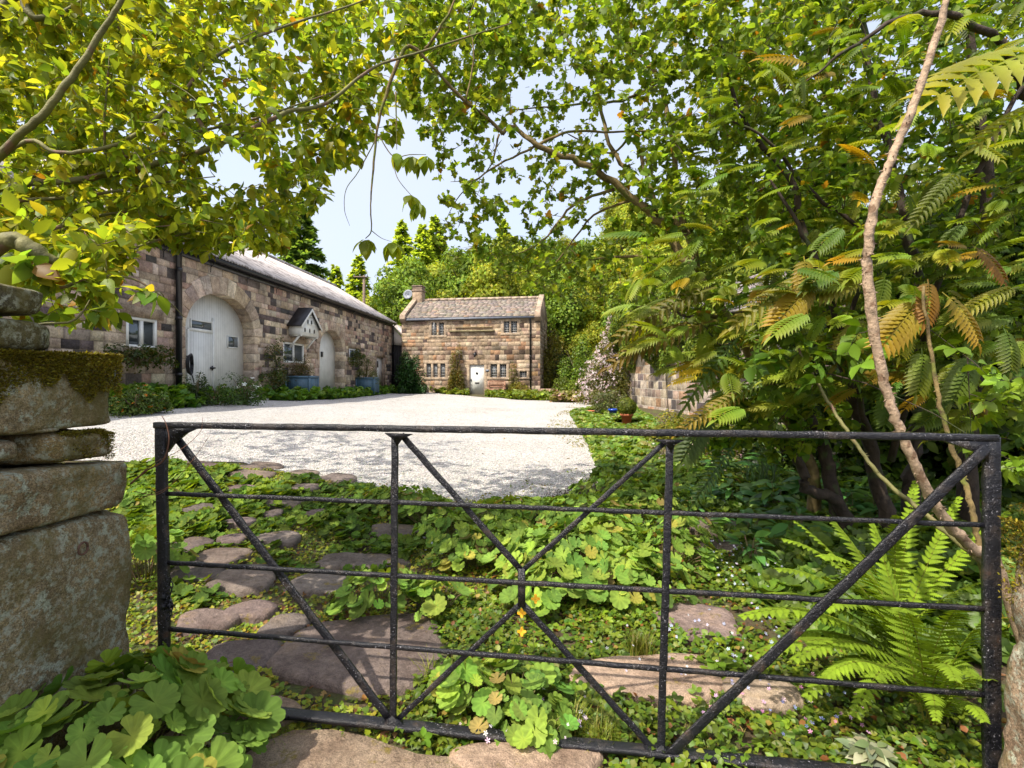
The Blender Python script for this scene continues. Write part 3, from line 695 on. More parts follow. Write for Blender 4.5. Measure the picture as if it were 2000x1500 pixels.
# worn stone string course ledges
mb = MB(); x0, x1, _, z1_ = cr4(878, 966, 647, 650); mb.fbox(CF, x0, x1, z1_-.02, z1_+.06, 0.001, .17, 0, (.30, .26, .15)); x0, x1, _, z1_ = cr4(890, 962, 640, 645); mb.fbox(CF, x0, x1, z1_, z1_+.06, 0.001, .12, 0, (.36, .28, .17)); mb.build('drip_ledge', M['blocks'], cot, bevel=.015)
mb = MB(); mb.tube([CF.p(.0, CZE-.17, .16), CF.p(CL-.28, CZE-.12, .16)], .06, 8); mb.fbox(CF, .1, CL-.3, CZE-.14, CZE-.05, .03, .15); mb.build('gutter', M['grey_gutter'], cot)
u_ = CF.px(1036, 700)[0]; mb = MB(); mb.tube([CF.p(u_, CZE-.17, .14), CF.p(u_, CZE-.3, .08), CF.p(u_, .1, .08)], .05, 8)
for z in (1.2, 2.6, 4.0): mb.tube([CF.p(u_, z, .08), CF.p(u_, z+.08, .08)], .062, 8)
mb.build('downpipe', M['black'], cot)
q = MB(); u_, z_ = CF.px(952.5, 724); q.fbox(CF, u_-.13, u_+.10, z_-.06, z_+.07, .032, .05); tag(q.build('house_sign', M['dish']), 'small grey name plate on the wall right of the cottage door', 'sign')
# lamp over the door
ut, zt_ = CF.px(929, 694); lamp = empty('wall_lantern', tuple(CF.p(ut, zt_, .03)), 'black bracket lantern above the white cottage door', 'lantern')
q = MB(); q.tube([CF.p(ut, zt_+.16, .03), CF.p(ut, zt_+.22, .14), CF.p(ut, zt_+.14, .26)], .015, 6); q.fbox(CF, ut-.04, ut+.04, zt_, zt_+.2, .024, .04); q.build('bracket', M['black'], lamp)
q = MB(); q.tube([CF.p(ut, zt_+.14, .26), CF.p(ut, zt_+.10, .26), CF.p(ut, zt_-.10, .26), CF.p(ut, zt_-.13, .26)], [.02, .10, .06, .03], 6); q.build('lamp_housing', M['black'], lamp)
# satellite dish
sd_ = CF.p(-.35, zr_+.42, -CDEP/2+.2); dish = empty('satellite_dish', tuple(sd_), 'grey satellite dish beside the cottage chimney', 'satellite dish')
q = MB(); prof = [(0, 0)]; vs = []; dd = Vector((-.25, -1, .25)).normalized(); ax = dd.cross(Vector((0, 0, 1))).normalized(); ay = ax.cross(dd)
for i, r_ in enumerate((.001, .12, .24, .34)):
    for j in range(18): t = 2*math.pi*j/18; vs.append(sd_+ax*r_*math.cos(t)+ay*r_*math.sin(t)+dd*(r_*r_*.7))
q.add(vs, [(i*18+j, i*18+(j+1) % 18, (i+1)*18+(j+1) % 18, (i+1)*18+j) for i in range(3) for j in range(18)]); oo = q.build('reflector', M['dish'], dish, smooth=True); oo.modifiers.new('t', 'SOLIDIFY').thickness = .015
q = MB(); q.tube([sd_-ay*.3+dd*.05, sd_+dd*.42-ay*.1], .012, 5); q.tube([sd_+dd*.42-ay*.1, sd_+dd*.36-ay*.06], .035, 6); q.build('feed_arm', M['dish'], dish)
q = MB(); q.tube([sd_, sd_-dd*.1, CF.p(.02, zr_+.3, -CDEP/2+.1)], .022, 5); q.build('mounting_pole', M['black'], dish)
# garden bench
b0, b1, _, _ = cr4(955, 988, 744, 770); bench = empty('garden_bench', tuple(CF.p((b0+b1)/2, .25, .4)), 'weathered wooden garden bench under the right ground floor window of the cottage', 'bench')
bz = gf(*CF.p((b0+b1)/2, 0, .4).xy); q = MB()
for k in range(4): q.fbox(CF, b0, b1, bz+.42, bz+.445, .22+.12*k, .32+.12*k)
q.build('seat', M['teak'], bench, bevel=.004)
q = MB(); q.fbox(CF, b0, b1, bz+.86, bz+.93, .14, .18); q.fbox(CF, b0, b1, bz+.52, bz+.57, .14, .18)
for k in range(13): u_ = b0+.06+(b1-b0-.12)*k/12; q.fbox(CF, u_-.022, u_+.022, bz+.57, bz+.86, .15, .17)
q.build('backrest', M['teak'], bench)
for u_ in (b0+.03, b1-.03):
    for d_, h_ in ((.16, .9), (.66, .62)): q = MB(); q.fbox(CF, u_-.035, u_+.035, bz-.02, bz+h_, d_-.03, d_+.03); q.build('leg', M['teak'], bench, bevel=.004)
    q = MB(); q.fbox(CF, u_-.04, u_+.04, bz+.62, bz+.655, .12, .72); q.build('armrest', M['teak'], bench, bevel=.004)
q = MB(); q.fbox(CF, b0+.06, b1-.06, bz+.33, bz+.41, .64, .67); q.build('front_rail', M['teak'], bench)

# ================================================================== shed between barn and cottage
sh = empty('lean_to_shed', (-7.7, 34.2, .4), 'small lean-to shed with black doors and a cream gable board between barn and cottage', 'shed')
SFr = Frame((-8.1, 34.1, 0), (1, -.02, 0), (-.02, -1, 0))
def sp(x, y): return SFr.px(x, y)
q = MB(); q.prism(SFr, [sp(762, 672), sp(789, 676), sp(789, 664), sp(762, 632)], -.05, .02); q.build('gable_board', M['cream'], sh)
w0, w1 = sp(762, 700)[0], sp(790, 700)[0]; zt_ = sp(762, 673)[1]
for k in range(2):
    q = MB(); a_ = w0+(w1-w0)*k/2; b_ = w0+(w1-w0)*(k+1)/2
    for j in range(4): q.fbox(SFr, a_+(b_-a_)*j/4+.004, a_+(b_-a_)*(j+1)/4-.004, .3, zt_, -.08-.006*(j % 2), -.03-.006*(j % 2))
    q.build('door', M['dark_wood'], sh)
q = MB(); zt2 = sp(762, 630)[1]; zt3 = sp(790, 664)[1]; q.prism(SFr, [(w0-.05, zt2), (w1+.1, zt3-.02), (w1+.1, zt3+.05), (w0-.05, zt2+.07)], -3.5, .08); q.build('roof', M['corrugated'], sh)

# ================================================================== right-hand house with the garden wall front
HA, HB = Vector((4.95, 22.7, 0)), Vector((6.2, 13.5, 0)); HU = (HA-HB).normalized(); HN = Vector((-HU.y, HU.x, 0)); HL = (HA-HB).length
HF = Frame(HB, HU, HN)
hs = empty('stone_house', tuple(HF.p(HL/2, .1)), 'stone house with pale mortar joints behind the climbing plants at the right of the yard', 'house')
stone_wall(HF, 0, HL, -.4, 3.2, [], [], (.28, .36), (.30, .62), PAL_GARDEN, mortar=(.66, .60, .52), seed=21, parent=hs, gap=.02, proud=.012)
HF2 = Frame(HA, Vector((HU.y, -HU.x, 0)), HU)
stone_wall(HF2, 0, 6.5, -.4, 3.2, [], [], (.22, .30), (.34, .7), PAL_GARDEN, mortar=(.5, .44, .36), seed=22, parent=hs, gap=.014, proud=.012, name='side_wall')
HF3 = Frame(HB, Vector((HU.y, -HU.x, 0)), -HU)
stone_wall(HF3, 0, 6.5, -.4, 3.2, [], [], (.22, .30), (.34, .7), PAL_GARDEN, mortar=(.5, .44, .36), seed=23, parent=hs, gap=.014, proud=.012, name='side_wall')
mb = MB(); mb.fbox(HF, HL-.05, HL+.18, -.3, 3.25, -.4, .16, 0, (.50, .41, .32)); mb.build('pilaster', M['blocks'], hs, bevel=.02)
for ff in (HF2, HF3):
    mb = MB(); mb.prism(ff, [(0, 3.2), (6.5, 3.2), (3.25, 4.95)], -.3, 0, 0, (.40, .33, .27)); mb.build('gable', M['blocks'], hs)
slates(HF, -.2, HL+.2, 16, (.25, 3.1), (-3.25, 5.0), hs, 6, [((.22, .20, .20), 3), ((.30, .26, .25), 3), ((.26, .21, .18), 1)])
slates(HF, -.2, HL+.2, 10, (-6.75, 3.1), (-3.25, 5.0), hs, 7, [((.22, .20, .20), 3), ((.30, .26, .25), 3)])
# steps right of the cottage
q = MB()
for k in range(4):
    p0 = at(1078, 785, 30.2); q.box((p0.x-.75, 29.9+.38*k, 0), (p0.x+.75, 30.30+.38*k, .16+.16*k), 0, (.42, .30, .22))
tag(q.build('stone_steps', M['blocks'], bevel=.02), 'short flight of worn stone steps at the right corner of the cottage', 'steps')
# power pole
pp = at(711, 590, 43); pole = empty('utility_pole', (pp.x, pp.y, gf(pp.x, pp.y)), 'wooden utility pole with a short crossarm behind the barn roof', 'utility pole')
zt_ = at(711, 538, 43).z; q = MB(); q.tube([(pp.x, pp.y, gf(pp.x, pp.y)-.3), (pp.x, pp.y, zt_)], [.15, .11], 10); q.build('post', M['pole'], pole)
q = MB(); q.beam((pp.x-.85, pp.y-.12, zt_-.12), (pp.x+.35, pp.y-.12, zt_-.18), .08, .1); q.build('crossarm', M['pole'], pole)
for dx in (-.8, -.3, .3): q = MB(); q.tube([(pp.x+dx, pp.y-.12, zt_-.1), (pp.x+dx, pp.y-.12, zt_+.06)], .045, 6); q.build('insulator', M['dish'], pole)
q = MB()
for dx, ty in ((-.1, 0), (.25, .4)):
    a_ = Vector((pp.x+dx, pp.y-.1, zt_-.1)); b_ = CF.p(.2+ty, CZE+1.2, -2.0)
    q.tube([a_.lerp(b_, t)-Vector((0, 0, .9*4*t*(1-t))) for t in np.linspace(0, 1, 10)], .012, 4)
q.build('wire', M['black'], pole)

# ================================================================== VEGETATION HELPERS
def unit(v): return v/(np.linalg.norm(v, axis=-1, keepdims=True)+1e-9)
def T_oval(W=.27, fold=.12, droop=.18, n=4, tipw=1.0):
    v = []; f = []
    for i in range(n+1):
        t = i/n; w_ = W*math.sin(math.pi*min(1, t**.85*1.0))*1.0 if 0 < i < n else 0
        z = -droop*t*t; v += [(t, w_, fold*w_*2+z), (t, 0, z), (t, -w_, fold*w_*2+z)]
    for i in range(n):
        a = i*3; b = a+3
        if i == 0: f += [(a+1, b+1, b), (a+1, b+2, b+1)]
        elif i == n-1: f += [(a+1, b+1, a), (a+2, b+1, a+1)]
        else: f += [(a+1, b+1, b, a), (a+2, b+2, b+1, a+1)]
    return np.array(v), f
def T_diamond(W=.32, fold=.1): return np.array([(0, 0, 0), (.45, W, fold), (1, 0, -.06), (.45, -W, fold)]), [(0, 2, 1), (0, 3, 2)]
def T_quad(W=.5): return np.array([(0, -.1, 0), (.5, -W, .08), (1, 0, 0), (.5, W, .08)]), [(0, 1, 2, 3)]
def T_lobed(lobes=9, cup=.22, per=4):
    """round pleated leaf with a scalloped, toothed rim, stalk at the notch"""
    n = lobes*per; v = [(0, 0, 0)]; f = []; tn = [(1.25, 1.15, 1.1)]
    for ring, rr in ((0, .5), (1, .86), (2, 1)):
        for i in range(n+1):
            a = R(-170+340*i/n); s_ = math.cos(2*math.pi*(i/per))       # 1 between lobes, -1 on a lobe's midrib
            r = rr*(1-.10*max(0, s_)**2*(rr > .9)-.03*(rr > .6)*max(0, s_)+.04*math.sin(2*a+.5)+(.014 if i % 2 and rr > .9 and per > 4 else 0)); z = cup*rr*rr-.035*rr*s_-.10*max(0, rr-.7)
            v.append((r*math.cos(a), r*math.sin(a), z)); q = 1.16 if s_ < -.85 else (.86 if s_ > .85 else 1.0); tn.append((q, q, q))
    m_ = n+1
    for i in range(n):
        f.append((0, 1+i, 2+i))
        for k in range(2): f.append((1+k*m_+i, 1+(k+1)*m_+i, 2+(k+1)*m_+i, 2+k*m_+i))
    return np.array(v), f, np.array(tn)
def T_maple():
    """small leaf with three to five blunt lobes"""
    o_ = [(0, 0), (.12, .22), (.10, .42), (.30, .36), (.52, .50), (.58, .26), (.80, .22), (1, 0), (.80, -.22), (.58, -.26), (.52, -.50), (.30, -.36), (.10, -.42), (.12, -.22)]
    v = [(x, y, abs(y)*.18-x*x*.12) for x, y in o_]+[(.45, 0, -.03)]; n = len(o_)
    return np.array(v), [(n, i, (i+1) % n) for i in range(n)]
def T_trefoil():
    vs = []; fs = []; tv, tf = T_oval(.34, .1, .12, 3)
    for a in (-1.1, 0, 1.1):
        b = len(vs); c_, s_ = math.cos(a), math.sin(a)
        for x, y, z in tv: x = x*.6+.06; y *= .6; vs.append((x*c_-y*s_, x*s_+y*c_, z))
        fs += [tuple(b+i for i in f) for f in tf]
    return np.array(vs), fs
def T_flower(n=5, W=.42):
    vs = [(0, 0, 0)]; fs = []
    for k in range(n):
        a = 2*math.pi*k/n; b = len(vs)
        for r, d, z in ((.55, -W, .12), (1, -.22, .22), (1, .22, .22), (.55, W, .12)):
            vs.append((r*math.cos(a+d), r*math.sin(a+d), z))
        fs.append((0, b, b+1, b+2, b+3))
    return np.array(vs), fs
def T_pinnate(pairs=7, W=.2, L=.36, droop=.35, hang=.35):
    """whole compound leaf: drooping rachis, paired toothed leaflets and one at the tip"""
    vs = []; fs = []
    def leaflet(base, ang, ln, bank):
        b = len(vs); c_, s_ = math.cos(ang), math.sin(ang)
        st = [(0, .0), (.12, .55), (.2, .95), (.34, .72), (.42, 1.0), (.56, .66), (.64, .8), (.78, .38), (1, 0)]
        for x, wv in st:
            for sg in (1, 0, -1):
                X = x*ln; Y = sg*wv*W*ln; Z = abs(sg)*wv*.025-hang*x*x*ln+bank*x*ln
                vs.append((base[0]+X*c_-Y*s_, base[1]+X*s_+Y*c_, base[2]+Z))
        for i in range(len(st)-1):
            q = b+i*3; fs.append((q+1, q+4, q+3, q)); fs.append((q+2, q+5, q+4, q+1))
    rach = lambda t: (t, 0, -droop*t*t+.12*t)
    for k in range(pairs):
        t = .16+.78*k/pairs; ln = L*(.75+.5*math.sin(math.pi*(k+1)/(pairs+1.5)))
        for s_ in (1, -1): leaflet(rach(t), s_*(1.15-.35*k/pairs), ln, .0)
    leaflet(rach(.96), 0, L*.9, -.3)
    n = 8
    for i in range(n):
        p, q = rach(i/n), rach((i+1)/n); b = len(vs); w_ = .012
        vs += [(p[0], -w_, p[2]-.002), (p[0], w_, p[2]-.002), (q[0], w_, q[2]-.002), (q[0], -w_, q[2]-.002)]; fs.append((b, b+1, b+2, b+3))
    vs = np.array(vs); q = np.clip(vs[:, :1], 0, 1); e = np.clip(np.abs(vs[:, 1:2])/L, 0, 1)
    return vs, fs, np.hstack([.9+.35*q**2+.15*e, .95+.05*q, 1-.2*q])

def scatter(name, T, P, D, Nn, S, col, mat, parent=None, smooth=False):
    tv, tf = T[:2]; P = np.asarray(P, float); n = len(P)
    D = unit(np.asarray(D, float)); sd = unit(np.cross(Nn, D)); N2 = np.cross(D, sd); S = np.broadcast_to(S, (n,))[:, None, None]
    V = P[:, None]+S*(tv[None, :, 0, None]*D[:, None]+tv[None, :, 1, None]*sd[:, None]+tv[None, :, 2, None]*N2[:, None])
    k = len(tv); base = np.array([i for f in tf for i in f]); cnt = np.array([len(f) for f in tf])
    loops = (np.arange(n)[:, None]*k+base[None]).ravel()
    me = np_mesh(name, V.reshape(-1, 3), loops, np.tile(cnt, n), [mat], None, np.repeat(np.asarray(col), k, 0)*(np.tile(T[2], (n, 1)) if len(T) > 2 else 1), smooth)
    return link(name, me, parent)
def tints(n, base, sd=.18, alt=None, pa=0., rg=None):
    rg = rg or rng; base = np.asarray(base, float)
    if base.ndim == 1: base = base[None]
    c = base[rg.integers(0, len(base), n)]*np.clip(rg.normal(1, sd, (n, 1)), .45, 1.8)*np.clip(rg.normal(1, .06, (n, 3)), .7, 1.3)
    if alt is not None:
        m = rg.random(n) < pa; alt = np.asarray(alt, float); alt = alt[None] if alt.ndim == 1 else alt
        c[m] = (alt[rg.integers(0, len(alt), n)]*np.clip(rg.normal(1, .15, (n, 1)), .5, 1.6))[m]
    return np.clip(c, .004, .9)
def rdir(n, rg=None): return unit((rg or rng).normal(size=(n, 3)))
G_YEL = [(.28, .34, .03), (.235, .31, .03), (.19, .28, .03), (.34, .37, .03)]     # sunlit spring leaves
G_MID = [(.165, .26, .032), (.21, .30, .032), (.13, .22, .03)]
G_DEEP = [(.035, .085, .014), (.05, .11, .015), (.025, .065, .012)]
AUT = [(.36, .26, .02), (.42, .36, .03), (.32, .17, .02)]

def crown_pts(n, rad, rg, clumps=26, shell=.75):
    """leaf positions grouped in uneven clumps over an ellipsoid"""
    cc = rdir(clumps, rg)*rg.uniform(shell*.55, 1, (clumps, 1)); cc[:, 2] = np.abs(cc[:, 2])*rg.choice([1, 1, 1, -.7], clumps)
    cr_ = rg.uniform(.20, .42, clumps); w_ = cr_**2; k = rg.choice(clumps, n, p=w_/w_.sum())
    q = rdir(n, rg); q[:, 2] = np.where(rg.random(n) < .6, np.abs(q[:, 2]), q[:, 2])
    P = cc[k]+q*cr_[k][:, None]*rg.uniform(.55, 1.05, (n, 1))**.6
    return P*np.asarray(rad), q, k
def broadleaf(name, h, rad, n, leaf, cols, rg, mat='far_leaf', clumps=30, trunk=.16, T=None, alt=None, pa=0):
    """a tree at the origin: root > trunk, crown"""
    root = empty(name); mb = MB(); ch = h-rad[2]
    mb.tube([(0, 0, -.5), (.05*h*.1, 0, ch*.5), (.0, .08, ch)], [trunk*1.3, trunk, trunk*.6], 8)
    for i in range(9):
        d = rdir(1, rg)[0]; d[2] = abs(d[2])*.8+.2; a = Vector((0, 0, ch*rg.uniform(.45, .95))); e = Vector((0, 0, ch))+Vector(d*np.asarray(rad)*.8)
        m_ = a.lerp(e, .5)+Vector((0, 0, .1*rad[2])); mb.tube([a, m_, e], [trunk*.45, trunk*.25, .02], 5)
    mb.build('trunk', M['bark_dark'], root)
    P, q, k = crown_pts(n, rad, rg, clumps); P[:, 2] += ch
    cl = np.clip(rg.normal(1, .16, (clumps, 1)), .6, 1.5)[k]
    nn = unit(q+rdir(n, rg)*.6); D = unit(np.cross(nn, rdir(n, rg)))
    scatter('crown', T or T_quad(.42), P, D, nn, leaf*rg.uniform(.6, 1.35, n), tints(n, cols, .2, alt, pa, rg)*cl, M[mat], root)
    return root
def spruce(name, h, r, n, leaf, cols, rg, mt='far_leaf'):
    root = empty(name); mb = MB(); mb.tube([(0, 0, -.5), (0, 0, h*.97)], [.02*h, .01], 8); mb.build('trunk', M['bark_dark'], root)
    P = []; D = []
    nb = int(h*16)
    for i in range(nb):
        t = (i+rg.random())/nb; z = h*(.05+.95*t); L = r*(1-t)**.85*rg.uniform(.75, 1.15)+.08; a = rg.random()*6.283
        m_ = max(6, int(n/nb*(L/r+.15)*1.5)); s_ = rg.random(m_)**.7; wd = .28*L*(1-s_*.6)
        x = s_*L; lat = rg.normal(0, 1, m_)*wd*.5; zz = z+.25*L*s_-.75*L*s_*s_*.6+rg.normal(0, .05, m_)
        P.append(np.column_stack([x*math.cos(a)-lat*math.sin(a), x*math.sin(a)+lat*math.cos(a), zz]))
        D.append(np.column_stack([np.full(m_, math.cos(a)), np.full(m_, math.sin(a)), rg.normal(-.25, .3, m_)])+rg.normal(0, .35, (m_, 3)))
    P = np.concatenate(P); D = np.concatenate(D); n = len(P); nn = unit(rdir(n, rg)*.5+np.array([0, 0, 1.]))
    scatter('crown', T_diamond(.3, .03), P, D, nn, leaf*rg.uniform(.7, 1.5, n), tints(n, cols, .22, rg=rg), M[mt], root)
    return root
def put(root, loc, rz=0, s=1., first=False, **kw):
    r = root if first else root.copy()
    if not first:
        C.objects.link(r)
        for ch in root.children:
            c = ch.copy(); C.objects.link(c); c.parent = r
    r.location = loc; r.rotation_euler = (0, 0, rz); r.scale = (s, s, s) if isinstance(s, (int, float)) else s
    tag(r, kw.get('label'), kw.get('cat'), kw.get('group')); return r
def bush(name, c, rad, n, leaf, cols, label, cat='shrub', mat='leaf', T=None, alt=None, pa=0, group=None, clumps=24, seed=None, stems=6, flowers=None):
    rg = np.random.default_rng(seed if seed is not None else abs(hash((c[0], c[1], n))) % 99999)
    z = gf(c[0], c[1]) if len(c) < 3 else c[2]; root = empty(name, (c[0], c[1], z), label, cat, group); mb = MB()
    for i in range(stems):
        d = rdir(1, rg)[0]; d[2] = abs(d[2])+.5; e = Vector(d*np.asarray(rad)*.8); mb.tube([(c[0], c[1], z-.05), (c[0]+e.x*.4, c[1]+e.y*.4, z+e.z*.6), (c[0]+e.x, c[1]+e.y, z+e.z)], [.025, .015, .005], 5)
    mb.build('stem', M['bark'], root)
    P, q, k = crown_pts(n, rad, rg, clumps); P[:, 2] = np.abs(P[:, 2]) if len(c) < 3 else P[:, 2]; P += np.array([c[0], c[1], z+.04])
    nn = unit(q+rdir(n, rg)*.6+np.array([0, 0, .4])); D = unit(np.cross(nn, rdir(n, rg)))
    cl = np.clip(rg.normal(1, .14, (clumps, 1)), .6, 1.5)[k]
    scatter('foliage', T or T_diamond(.34), P, D, nn, leaf*rg.uniform(.6, 1.3, n), tints(n, cols, .2, alt, pa, rg)*cl, M[mat], root)
    if flowers:
        nf, fs_, fc = flowers; i = rg.choice(n, nf); Pf = P[i]+q[i]*leaf*.8
        scatter('blossom', T_flower(), Pf, unit(np.cross(q[i]+np.array([.01, 0, .2]), rdir(nf, rg))), unit(q[i]+np.array([-.1, -.3, .5])), fs_*rg.uniform(.6, 1.2, nf), tints(nf, fc, .08, rg=rg), M['petal'], root)
    return root

# ================================================================== FAR TREES
rg = np.random.default_rng(101)
kinds = [('hot', broadleaf('broadleaf_tree', 10, (4.2, 4.2, 4.4), 10500, .30, [(.30, .36, .022), (.24, .32, .022), (.36, .38, .026)], rg, clumps=42)),
         ('mid', broadleaf('broadleaf_tree', 11, (4.4, 4.2, 4.8), 10500, .30, [(.17, .27, .022), (.22, .31, .024), (.12, .20, .02)], rg, clumps=44)),
         ('deep', broadleaf('broadleaf_tree', 9, (3.6, 3.8, 4.2), 9500, .28, [(.09, .17, .02), (.13, .21, .022)], rg, clumps=40)),
         ('gold', broadleaf('broadleaf_tree', 8, (3.4, 3.4, 3.6), 9000, .26, [(.37, .38, .028), (.30, .34, .028), (.23, .29, .024)], rg, clumps=38))]
LBL = {'hot': 'bright yellow-green broadleaf tree on the wooded hillside behind the cottage', 'mid': 'mid-green broadleaf tree on the wooded hillside behind the cottage',
       'deep': 'dark green broadleaf tree on the wooded hillside behind the cottage', 'gold': 'golden-green broadleaf tree on the wooded hillside behind the cottage'}
used = set(); spots = []
for row, (Y, x0, x1, st) in enumerate([(41, -12, 24, 3.9), (46, -17, 30, 4.4), (52, -21, 34, 4.8), (59, -24, 40, 5.4), (68, -27, 48, 6.4), (80, -30, 56, 8), (94, -10, 60, 10)]):
    x = x0
    while x < x1:
        spots.append((x+rg.uniform(-1, 1), Y+rg.uniform(-1.6, 1.6), row)); x += st
for x, y, row in spots:
    k = rg.choice(4, p=[.36, .32, .12, .2]); key, root = kinds[k]
    s_ = rg.uniform(.72, 1.05)*(.82 if row == 0 else 1)
    if x < -9: s_ *= .8
    if x/y < -.30: continue
    put(root, (x, y, gf(x, y)-.3), rg.uniform(0, 6.3), (s_, s_, s_*rg.uniform(.9, 1.15)), first=k not in used, label=LBL[key], cat='tree', group='trees on the wooded hillside'); used.add(k)
# a few trees of the same wood standing behind the house on the right
for x, y in ((13, 24), (17, 31), (12.5, 33), (20, 22), (9.5, 36.5), (16, 14), (22, 30)):
    k = int(rg.integers(0, 3)); put(kinds[k][1], (x, y, gf(x, y)-.3), rg.uniform(0, 6), rg.uniform(.65, .9), label='tall broadleaf tree rising behind the stone house at right', cat='tree', group='trees behind the stone house')
sp1 = spruce('spruce_tree', 16, 4.6, 34000, .40, [(.10, .19, .05), (.15, .26, .055), (.22, .34, .06)], rg, 'hot_leaf')
a_ = at(588, 392, 46); put(sp1, (a_.x, a_.y, gf(a_.x, a_.y)-.2), .3, (a_.z-gf(a_.x, a_.y)+.2)/16, True, label='tall dark spruce tree rising above the barn roof', cat='tree')
sp2 = spruce('spruce_tree', 14, 3.2, 16000, .42, [(.28, .40, .06), (.36, .48, .065), (.42, .54, .07)], rg, 'hot_leaf')
for i, (px_, py_, Y, lb) in enumerate([(786, 432, 66, 'left slim spruce of three on the skyline above the cottage chimney'), (826, 440, 64, 'middle spruce of three on the skyline above the cottage chimney'), (850, 424, 68, 'right spruce of three on the skyline above the cottage chimney'),
                                       (700, 500, 56, 'pale green spruce on the skyline behind the utility pole'), (655, 520, 52, 'low spruce between the tall dark spruce and the pole'), (985, 430, 70, 'spruce half hidden by branches above the cottage roof')]):
    a_ = at(px_, py_, Y); hgt = min(13, a_.z-gf(a_.x, a_.y)); put(sp2, (a_.x, a_.y, a_.z-hgt), i*1.3, (hgt/14*1.15, hgt/14*1.15, hgt/14), i == 0, label=lb, cat='tree')
# behind the barn at the far left
for x, y, s_, k in ((-24, 22, .9, 1), (-22, 32, .9, 0), (-27, 40, 1.0, 2)):
    put(kinds[k][1], (x, y, gf(x, y)), x, s_, label='broadleaf tree standing behind the barn ridge', cat='tree', group='trees behind the barn')

# ================================================================== SHRUBS IN THE YARD
def gpt(px, Y): return ((px-1000)/1000*Y, Y)
bush('rounded_shrub', gpt(1135, 30), (1.35, 1.2, 3.3), 9000, .13, [(.13, .22, .02), (.17, .25, .02), (.09, .16, .018)], 'tall bright green shrub just right of the cottage steps', seed=1)
bush('rounded_shrub', gpt(1180, 32), (1.5, 1.3, 3.4), 8000, .13, [(.21, .25, .02), (.16, .21, .02)], 'tall yellow-green shrub behind the bright green one', seed=2)
bush('rounded_shrub', gpt(1107, 28.6), (.95, .8, 1.15), 5000, .10, [(.19, .25, .02), (.14, .20, .018)], 'low rounded yellow-green shrub beside the cottage steps', seed=3)
bush('rounded_shrub', gpt(1092, 35), (1.5, 1.4, 2.4), 7000, .13, [(.05, .10, .015), (.08, .12, .015)], 'dark shrub behind the corner of the cottage', seed=4)
bush('spreading_shrub', gpt(1078, 34), (1.0, .9, 3.6), 4500, .12, [(.24, .20, .03), (.18, .19, .02)], 'loose golden shrub against the right side of the cottage', seed=5)
bush('climbing_rose', tuple(CF.p(CF.px(893, 700)[0], 0, .35).xy), (.62, .35, 2.75), 5200, .085, [(.17, .15, .02), (.11, .13, .015), (.20, .13, .02)], 'bushy climber on the wall left of the cottage door', 'climber', seed=6)
bush('climbing_rose', tuple(CF.p(CF.px(1006, 700)[0], 0, .3).xy), (.4, .3, 2.0), 1300, .085, [(.20, .19, .02), (.12, .13, .015)], 'thin yellowish climber beside the small cottage window', 'climber', seed=7)
bush('flower_shrub', tuple(CF.p(CF.px(1018, 700)[0], 0, .6).xy), (.8, .4, .7), 1800, .07, [(.22, .23, .02), (.26, .20, .02)], 'low golden shrub under the small cottage window', seed=17)
bush('leafy_shrub', gpt(800, 31.6), (.8, .7, 2.7), 6500, .12, [(.025, .075, .015), (.035, .10, .015)], 'dark green shrub in front of the shed and cottage corner', seed=8)
# clematis / montana climber full of pale blossom, box, potted plants
rg = np.random.default_rng(31); root = empty('flowering_climber', (4.6, 22.9, .1), 'climber covered in pale pink-white blossom at the corner of the garden wall', 'climber')
path = [at(1218, 596, 22.9), at(1203, 655, 22.9), at(1190, 700, 22.8), at(1172, 738, 22.6), at(1165, 776, 22.4)]; wd = [.5, .62, .75, .95, 1.1]
def along(n, rg, path, wd):
    t = rg.random(n)*(len(path)-1); i = t.astype(int).clip(0, len(path)-2); f = (t-i)[:, None]; A = np.array([tuple(p) for p in path]); Wd = np.array(wd)
    return A[i]*(1-f)+A[i+1]*f + rdir(n, rg)*((Wd[i]*(1-f[:, 0])+Wd[i+1]*f[:, 0])*rg.random(n)**.4)[:, None]
P = along(9500, rg, path, wd); P = np.concatenate([P, along(2500, rg, [at(1235, 700, 22.4), at(1215, 745, 22.2), at(1208, 775, 22)], [.5, .6, .6])]); n = len(P); P[:, 2] = np.maximum(P[:, 2], g(P[:, 0], P[:, 1])+.03)
scatter('foliage', T_diamond(), P, rdir(n, rg), unit(rdir(n, rg)+np.array([-.3, -.5, .8])), .085*rg.uniform(.6, 1.3, n), tints(n, [(.12, .13, .02), (.16, .15, .025), (.07, .09, .015)], .2, rg=rg), M['leaf'], root)
P = along(3300, rg, path, [w_*1.02 for w_ in wd]); f_ = np.sin(P[:, 0]*9+P[:, 2]*5)+np.sin(P[:, 2]*11-P[:, 0]*4)+.8*np.sin(P[:, 1]*10); P = P[f_ > -.7]; n = len(P); nn = unit(rdir(n, rg)*.8+np.array([-.5, -.7, .7]))
scatter('blossom', T_flower(4, .5), P, unit(np.cross(nn, rdir(n, rg))), nn, .05*rg.uniform(.7, 1.4, n), tints(n, [(.62, .48, .48), (.70, .60, .60), (.55, .42, .43)], .08, rg=rg), M['petal'], root)
mb = MB()
for k in range(5):
    b_ = Vector((4.85+.05*k, 22.9-.1*k, 0)); mb.tube([b_, b_+Vector((-.1*k, .1, 1.2)), path[2]+Vector((.1*k-.2, 0, 0)), path[0]+Vector((.05*k, 0, 0))], [.03, .025, .02, .008], 6)
mb.build('stem', M['bark_mossy'], root)
